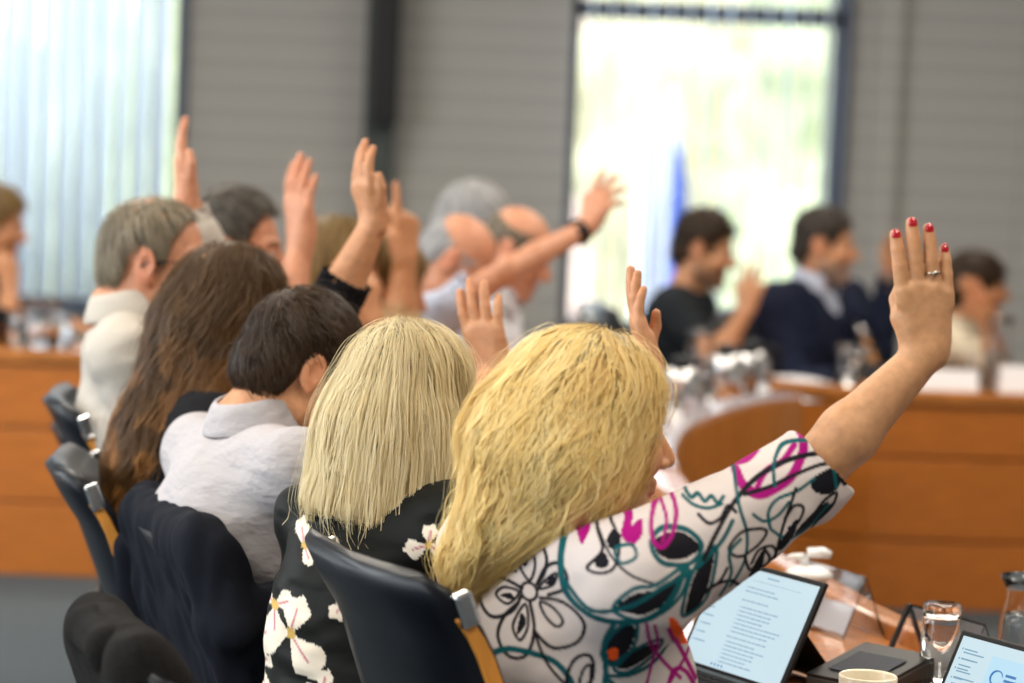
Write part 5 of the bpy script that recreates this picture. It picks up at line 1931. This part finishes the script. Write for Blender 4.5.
def tablet(label, BL, wd, ud, w, h, rows, logo=False, key=True, stand=True, lit=True):
    wd, ud = nrm(wd), nrm(ud)
    n = np.cross(wd, ud)
    BL = np.asarray(BL, float)
    r = thing('tablet_computer', label, 'tablet', tuple(BL))

    def P(u, v, k=0.0):
        return wd * (u * w) + ud * ((1 - v) * h) + n * k
    m = MB()
    m.obox(P(.5, .5, -.0045), (wd, ud, n), (w / 2, h / 2, .0042))
    m.build('casing', M['black_plastic'], r, smooth=False, bevel=.0028)
    b = .035

    def quad(mb, u0, v0, u1, v1, k):
        mb.add([P(u0, v1, k), P(u1, v1, k), P(u1, v0, k), P(u0, v0, k)], [(0, 1, 2, 3)])
    sc = MB()
    sc.obox(P(.5, .5, .0001), (wd, ud, n), (w * (.5 - b), h * (.5 - b * 1.35), .0005))
    scr = sc.build('screen', M['screen'] if lit else M['display'], r, smooth=False)

    def sx(u):
        return b + u * (1 - 2 * b)

    def sy(v):
        return b * 1.35 + v * (1 - 2.7 * b)
    rg = np.random.default_rng(rows)
    if rows:
        ink = MB()
        nav = MB()
        for j in range(9):
            v = .10 + j * .085
            ln = rg.uniform(.06, .12)
            quad(nav, sx(.03), sy(v), sx(.04), sy(v + .016), .0009)
            quad(nav, sx(.05), sy(v + .002), sx(.05 + ln), sy(v + .014), .0009)
        nav.build('menu_text', M['ink'], scr, smooth=False)
        if not logo:
            vs = [.10, .17, .21, .30] + [.37 + .041 * k for k in range(7)] + [.67] + [.72 + .04 * k for k in range(6)]
            for j, v in enumerate(vs):
                u = .34 + (0 if j in (1, 2, 3, 11) else .03)
                L = rg.uniform(.22, .46) if j not in (0,) else .5
                if j > 3 and j != 11:
                    quad(ink, sx(u - .02), sy(v), sx(u - .012), sy(v + .012), .0009)
                while L > .02:
                    a = min(L, rg.uniform(.02, .06))
                    quad(ink, sx(u), sy(v), sx(u + a), sy(v + (.011 if j else .005)), .0009)
                    u += a + .008
                    L -= a + .008
            quad(ink, sx(.50), sy(.045), sx(.62), sy(.057), .0009)
        else:
            for j in range(12):
                quad(ink, sx(.05), sy(.13 + .055 * j), sx(.05 + rg.uniform(.08, .17)), sy(.142 + .055 * j), .0010)
        ink.build('screen_text', M['ink'], scr, smooth=False)
        ic = MB()
        if logo:
            pn = MB()
            quad(pn, sx(.28), sy(.10), sx(.97), sy(.93), .0007)
            pn.build('document_page', M['screen_pane'], scr, smooth=False)
            c0 = (sx(.375), sy(.27))
            pts = []
            for t in np.linspace(.6, 6.0, 26):
                pts.append(P(c0[0] + .042 * math.cos(t), c0[1] + .055 * math.sin(t), .0014))
            ic.tube(pts, [.0006 + .0010 * math.sin(math.pi * i / 25) for i in range(26)], 5)
            for j, (a, c) in enumerate(((.435, .52), (.435, .60), (.435, .56))):
                quad(ic, sx(a), sy(.22 + .045 * j), sx(c), sy(.243 + .045 * j), .0010)
            ic.build('screen_emblem', M['ink_blue'], scr, smooth=False)
        else:
            quad(ic, sx(.06), sy(.955), sx(.072), sy(.975), .0009)
            for j in range(4):
                quad(ic, sx(.30 + .035 * j), sy(.955), sx(.315 + .035 * j), sy(.978), .0009)
            ic.build('task_icons', M['ink_blue'], scr, smooth=False)
    if stand:
        a = BL * 0 + P(.5, .42, -.009)
        foot = np.array((-n[0], -n[1], 0)); foot = nrm(foot)
        bpt = a + foot * .085
        bpt[2] = 0.0
        m = MB()
        m.hexa([a - wd * w * .44, bpt - wd * w * .44, bpt + wd * w * .44, a + wd * w * .44] + [q + np.array((0, 0, .004)) - foot * .003 for q in (a - wd * w * .44, bpt - wd * w * .44, bpt + wd * w * .44, a + wd * w * .44)])
        m.build('kickstand', M['black_plastic'], r, smooth=False)
    if key:
        fd = nrm(np.array((n[0], n[1], 0)))
        m = MB()
        m.obox(wd * w / 2 + fd * .095 + UP * .003, (wd, fd, UP), (w / 2, .09, .0025))
        kb = m.build('keyboard', M['black_plastic'], r, smooth=False, bevel=.002)
        k = MB()
        for i in range(5):
            for j in range(13):
                k.obox(wd * (w * (.06 + .073 * j)) + fd * (.035 + .021 * i) + UP * .0062, (wd, fd, UP), (w * .031, .0085, .0008))
        k.build('keys', M['key'], kb, smooth=False)
    return r


WD, UD = (.55, -.835, 0), (.36, .237, .90)
tablet('tablet with lit document on screen, propped on its kickstand beside the flower-printed blouse', (.298, 4.690, ZT + .002), WD, UD, .275, .195, 3)
tablet('second tablet with a round blue emblem on its screen, bottom right corner', (.612, 4.10, ZT + .004), WD, UD, .275, .195, 5, logo=True)


def cup(label, px, py, Y, r, h, m, handle=None):
    p = at(px, py, Y)
    t = thing('coffee_cup', label, 'cup', (p[0], p[1], ZT))
    MB().lathe([(0, .004), (r * .55, .004), (r * .62, 0), (r * .68, .002), (r * .8, h * .25), (r * .95, h * .6), (r, h - .002), (r - .002, h), (r - .0045, h - .003), (r * .89, h * .6), (r * .73, h * .25), (r * .5, .010), (0, .009)], n=40)\
        .build('cup_body', m, t)
    a = handle if handle is not None else 2.4
    d = np.array((math.cos(a), math.sin(a), 0))
    MB().tube([d * (r * .93) + UP * h * .80, d * (r * 1.3) + UP * h * .82, d * (r * 1.55) + UP * h * .6, d * (r * 1.35) + UP * h * .36, d * (r * .82) + UP * h * .28], [.005, .0055, .0055, .005, .0045], 8).build('handle', m, t)
    return t


cup('cream coffee cup in front of the black desk unit at the bottom edge', 868, 680, 4.18, .044, .098, M['cream_china'], handle=3.4)
cup('cream coffee cup half hidden behind the lit tablet and the blouse', 712, 640, 4.86, .040, .095, M['cream_china'], handle=.4)


def tumbler(label, x, y, r=.034, h=.135, z=ZT, up=False, group=None, n=36, name='drinking_glass'):
    t = thing(name, label, 'glass', (x, y, z), 0, group)
    if up:   # standing on its foot
        pr_ = [(0, 0), (r * .86, 0), (r * .9, .004), (r, h), (r - .0022, h), (r * .84, .014), (0, .012)]
    else:    # turned over, thick foot uppermost
        pr_ = [(r, 0), (r * .90, h - .003), (r * .86, h), (0, h - .001), (0, h - .018), (r * .80, h - .019), (r * .84, h - .024), (r - .0022, 0), (r, 0)]
    MB().lathe(pr_, n=n).build('glass_wall', M['glass'], t)
    return t


p = at(943, 601, 4.52)
tumbler('tall clear drinking glass turned upside down next to the black desk unit', p[0], p[1], .034, .150)
p = at(945, 676, 4.16)
tumbler('short clear glass turned upside down, right in front of the tall glass', p[0], p[1], .030, .090)


def carafe(label, x, y, z=ZT, h=.24, r=.047, group=None, water=.5, n=36):
    t = thing('water_carafe', label, 'carafe', (x, y, z), 0, group)
    o_ = [(0, 0), (r * .92, 0), (r * .97, .006), (r, h * .25), (r * .97, h * .5), (r * .86, h * .68), (r * .80, h * .80), (r * .84, h * .88), (r * 1.02, h)]
    i_ = [(a - .003, b + (.005 if b < .01 else 0)) for a, b in o_[1:]][::-1]
    MB().lathe(o_ + [(r * 1.02 - .002, h + .001)] + i_ + [(0, .006)], n=n).build('glass_wall', M['glass'], t)
    MB().lathe([(0, .007), (r - .0045, .007), (r - .0042, h * .25), (r * .97 - .004, h * min(.5, water)), (r * .92 - .004, h * water), (0, h * water)], n=n).build('water', M['water'], t)
    return t


p = at(1031, 577, 4.74)
carafe('clear glass carafe of water standing at the right edge of the near desk', p[0], p[1], h=p[2] - ZT, r=.05, water=.60)

# white lidded jug
p = at(806, 634, 5.08)
jg = thing('milk_jug', 'small jug with white lid and lever, behind the lit tablet', 'jug', (p[0], p[1], ZT))
MB().lathe([(0, 0), (.037, 0), (.039, .004), (.036, .010), (.0, .010)], n=32).build('foot_ring', M['chrome'], jg)
MB().lathe([(0, .010), (.033, .010), (.034, .05), (.030, .085), (0, .086)], n=32).build('jug_body', M['grey_plastic'] if False else M['white_china'], jg)
MB().lathe([(0, .086), (.036, .086), (.043, .092), (.043, .098), (.036, .104), (.015, .110), (0, .110)], n=32).build('lid', M['white_china'], jg)
MB().tube([(-.008, .0, .106), (-.010, 0, .122), (-.002, 0, .133), (.022, -.008, .136), (.036, -.012, .132)], [.009, .009, .010, .010, .007], 10)\
    .tube([(-.010, 0, .124), (-.030, .004, .124), (-.045, .008, .117)], [.008, .006, .004], 8).build('lever', M['white_china'], jg)

# clear stands with a paper name strip


def name_stand(label, a, b, h, paper=True, edge=False):
    a[2] = b[2] = ZT
    ns = thing('name_stand', label, 'name stand', tuple((a + b) / 2))
    e = nrm(b - a); L = np.linalg.norm(b - a) / 2
    q = np.array((e[1], -e[0], 0))
    V, Fc = loft([[e * sgn * L + q * u + UP * v for u, v in ((.044, 0.002), (.0, h), (-.044, 0.002))] for sgn in (-1, 1)], closed_ring=False, cap=False)
    obj('acrylic_sheet', V, Fc, M['acrylic'], ns, smooth=False, solid=.004)
    if paper:
        V, Fc = loft([[e * sgn * L * .97 + q * u + UP * v for u, v in ((.0375, .006), (.0195, h * .52))] for sgn in (-1, 1)], closed_ring=False, cap=False)
        obj('paper_strip', V, Fc, M['paper'], ns, smooth=False, solid=.0006)
    if edge:
        m = MB()
        c = -e * (L + .004)
        for u in (.044, -.044):
            m.obox(c + q * u * .5 + UP * h * .5, (e, nrm(q * u + UP * -h), np.cross(e, nrm(q * u + UP * -h))), (.005, math.hypot(u, h) * .5, .004))
        m.build('edge_strip', M['black_plastic'], ns, smooth=False, bevel=.002)


name_stand('clear acrylic name stand with white paper strip beside the lidded jug', at(803, 622, 5.14), at(863, 641, 4.98), .108)
name_stand('clear acrylic name stand with dark edge behind the tall upturned glass', at(908, 656, 4.82), at(982, 678, 4.66), .092, paper=False, edge=True)


def desk_unit(label, x, y, ang, z=ZT, sc=1.0, group=None):
    t = thing('conference_unit', label, 'desk unit', (x, y, z), ang, group)
    w, d = .070 * sc, .080 * sc
    MB().hexa([(-w, -d, .004), (w, -d, .004), (w, d, .004), (-w, d, .004), (-w, -d, .030), (w, -d, .030), (w, d, .062), (-w, d, .062)]).build('housing', M['grey_plastic'], t, smooth=False, bevel=.004)
    nn = nrm((0, -.032, .16))
    tt = nrm((0, .16, .032))
    MB().obox(np.array((0, 0, .046)) + nn * .0018, ((1, 0, 0), tt, nn), (w - .002, d * 1.01, .0030)).build('top_plate', M['black_plastic'], t, smooth=False, bevel=.001)
    MB().obox(np.array((0, -.008, .0445)) + nn * .0068, ((1, 0, 0), tt, nn), (w * .66, d * .55, .0004)).build('display', M['display'], t, smooth=False)
    g = MB()
    for i in range(11):
        for j in range(3):
            g.obox((w + .0003, -d + .018 + i * (2 * d - .03) / 10, .012 + j * .009), ((1, 0, 0), (0, 1, 0), (0, 0, 1)), (.0006, .0045, .0025))
    g.build('speaker_grille', M['black_plastic'], t, smooth=False)
    return t


p = at(874, 668, 4.52)
desk_unit('black desk microphone unit with a small display behind the front cream cup', .598, 4.50, math.radians(-42))

# ---------------------------------------------------------------- things on the far desks
G1 = 'upturned glasses on the far end of the curved desk'
for i, (px, Y) in enumerate(((672, 8.15), (686, 8.45), (703, 8.62), (716, 8.95), (662, 8.45), (737, 9.02), (752, 9.10), (692, 8.98))):
    p = at(px, 420, Y)
    tumbler('blurred clear glass turned upside down on the far end of the curved desk', p[0], p[1], .034, .12, group=G1, n=20)
for i, (px, Y, l) in enumerate(((697, 8.80, 'glass carafe standing among the upturned glasses on the curved desk'), (540, 8.05, 'glass carafe right of the bowed grey man in the white shirt'))):
    p = at(px, 420, Y)
    carafe(l, p[0], p[1], h=.22, r=.045, n=20)
def add_glint_jug(label, x, y, z=ZT):  # added jug, its curved steel puts bright highlights among the glasses
    t = thing('glint_jug', label, 'jug', (x, y, z))
    MB().lathe([(0, 0), (.056, 0), (.060, .004), (.060, .11), (.054, .135), (.036, .150), (0, .150)], n=28).build('jug_body', M['chrome'], t)
    MB().lathe([(0, .150), (.034, .150), (.034, .172), (.026, .178), (0, .178)], n=24).build('lid', M['black_plastic'], t)
    MB().tube([(.03, 0, .16), (.085, 0, .155), (.092, 0, .10), (.058, 0, .05)], .007, 8).build('handle', M['black_plastic'], t)


for px, Y, l in ((680, 8.30, 'steel jug added for bright glints, nearest on the far end of the curved desk'), (724, 8.78, 'steel jug added for bright glints in the middle of the glasses on the curved desk'), (749, 8.95, 'steel jug added for bright glints, farthest along the curved desk')):
    p = at(px, 420, Y)
    add_glint_jug(l, p[0], p[1])
for px, Y, an, l in ((708, 9.10, .2, 'black desk unit at the far end of the curved desk, next to the papers'),):
    p = at(px, 415, Y)
    desk_unit(l, p[0], p[1], an - .9)


def sheet(label, px, py, Y, w, d, ang, z, n=1, name='paper_sheet'):
    p = at(px, py, Y)
    t = thing(name, label, 'paper', (p[0], p[1], z), ang)
    V, Fc = loft([[(-w, y, .0012 + .003 * math.sin(3 * y / d)), (0, y, .002 + .003 * math.sin(3 * y / d)), (w, y, .0012 + .003 * math.sin(3 * y / d))] for y in np.linspace(-d, d, 7)], closed_ring=False, cap=False)
    obj('sheet', V, Fc, M['paper'], t, solid=.0012)


sheet('white papers at the far end of the curved desk', 776, 405, 8.96, .09, .12, .6, ZT)
sheet('white papers on the far desk in front of the man in the t-shirt', 806, 382, 9.62, .10, .13, .2, .692)


def name_card(label, px, Y, z, ang, w=.10, h=.075):
    p = at(px, 380, Y)
    t = thing('name_card', label, 'name card', (p[0], p[1], z), ang)
    V, Fc = loft([[(sx_, -.03, 0), (sx_, 0, h), (sx_, .03, 0)] for sx_ in (-w, w)], closed_ring=False, cap=False)
    obj('card', V, Fc, M['paper'], t, smooth=False, solid=.0015)


name_card('white tent name card in front of the raised forearm, far desk', 948, 9.45, .692, .08)
name_card('white tent name card on the far desk at the right edge', 1017, 9.42, .692, .03, .06, .10)
p = at(848, 370, 9.55)
tumbler('clear glass turned over on the far desk, in front of the suited man', p[0], p[1], .045, .14, z=.69, n=20)
p = at(862, 370, 9.75)
tumbler('clear glass turned over on the far desk, behind another near the suited man', p[0], p[1], .036, .12, z=.69, n=20)
p = at(997, 370, 9.6)
carafe('glass carafe of water on the far desk beside the person with the hand up, right', p[0], p[1], z=.69, h=.25, r=.047, n=20)
p = at(975, 370, 9.75)
tumbler('clear glass turned over on the far desk, left of the water carafe', p[0], p[1], .036, .13, z=.69, n=20)
desk_unit('black desk unit on the far desk at the elbow of the suited man', at(886, 370, 9.6)[0], 9.62, -.1, z=.69)
p = at(40, 340, 9.4)
carafe('glass carafe on the desk at the left edge, in front of the window', p[0], p[1], z=.705, h=.17, r=.08, n=20)
p = at(18, 340, 9.35)
tumbler('clear glass turned over left of the carafe on the left desk', p[0], p[1], .04, .12, z=.705, n=20)
p = at(60, 340, 9.5)
tumbler('clear glass turned over right of the carafe on the left desk', p[0], p[1], .04, .11, z=.705, n=20)
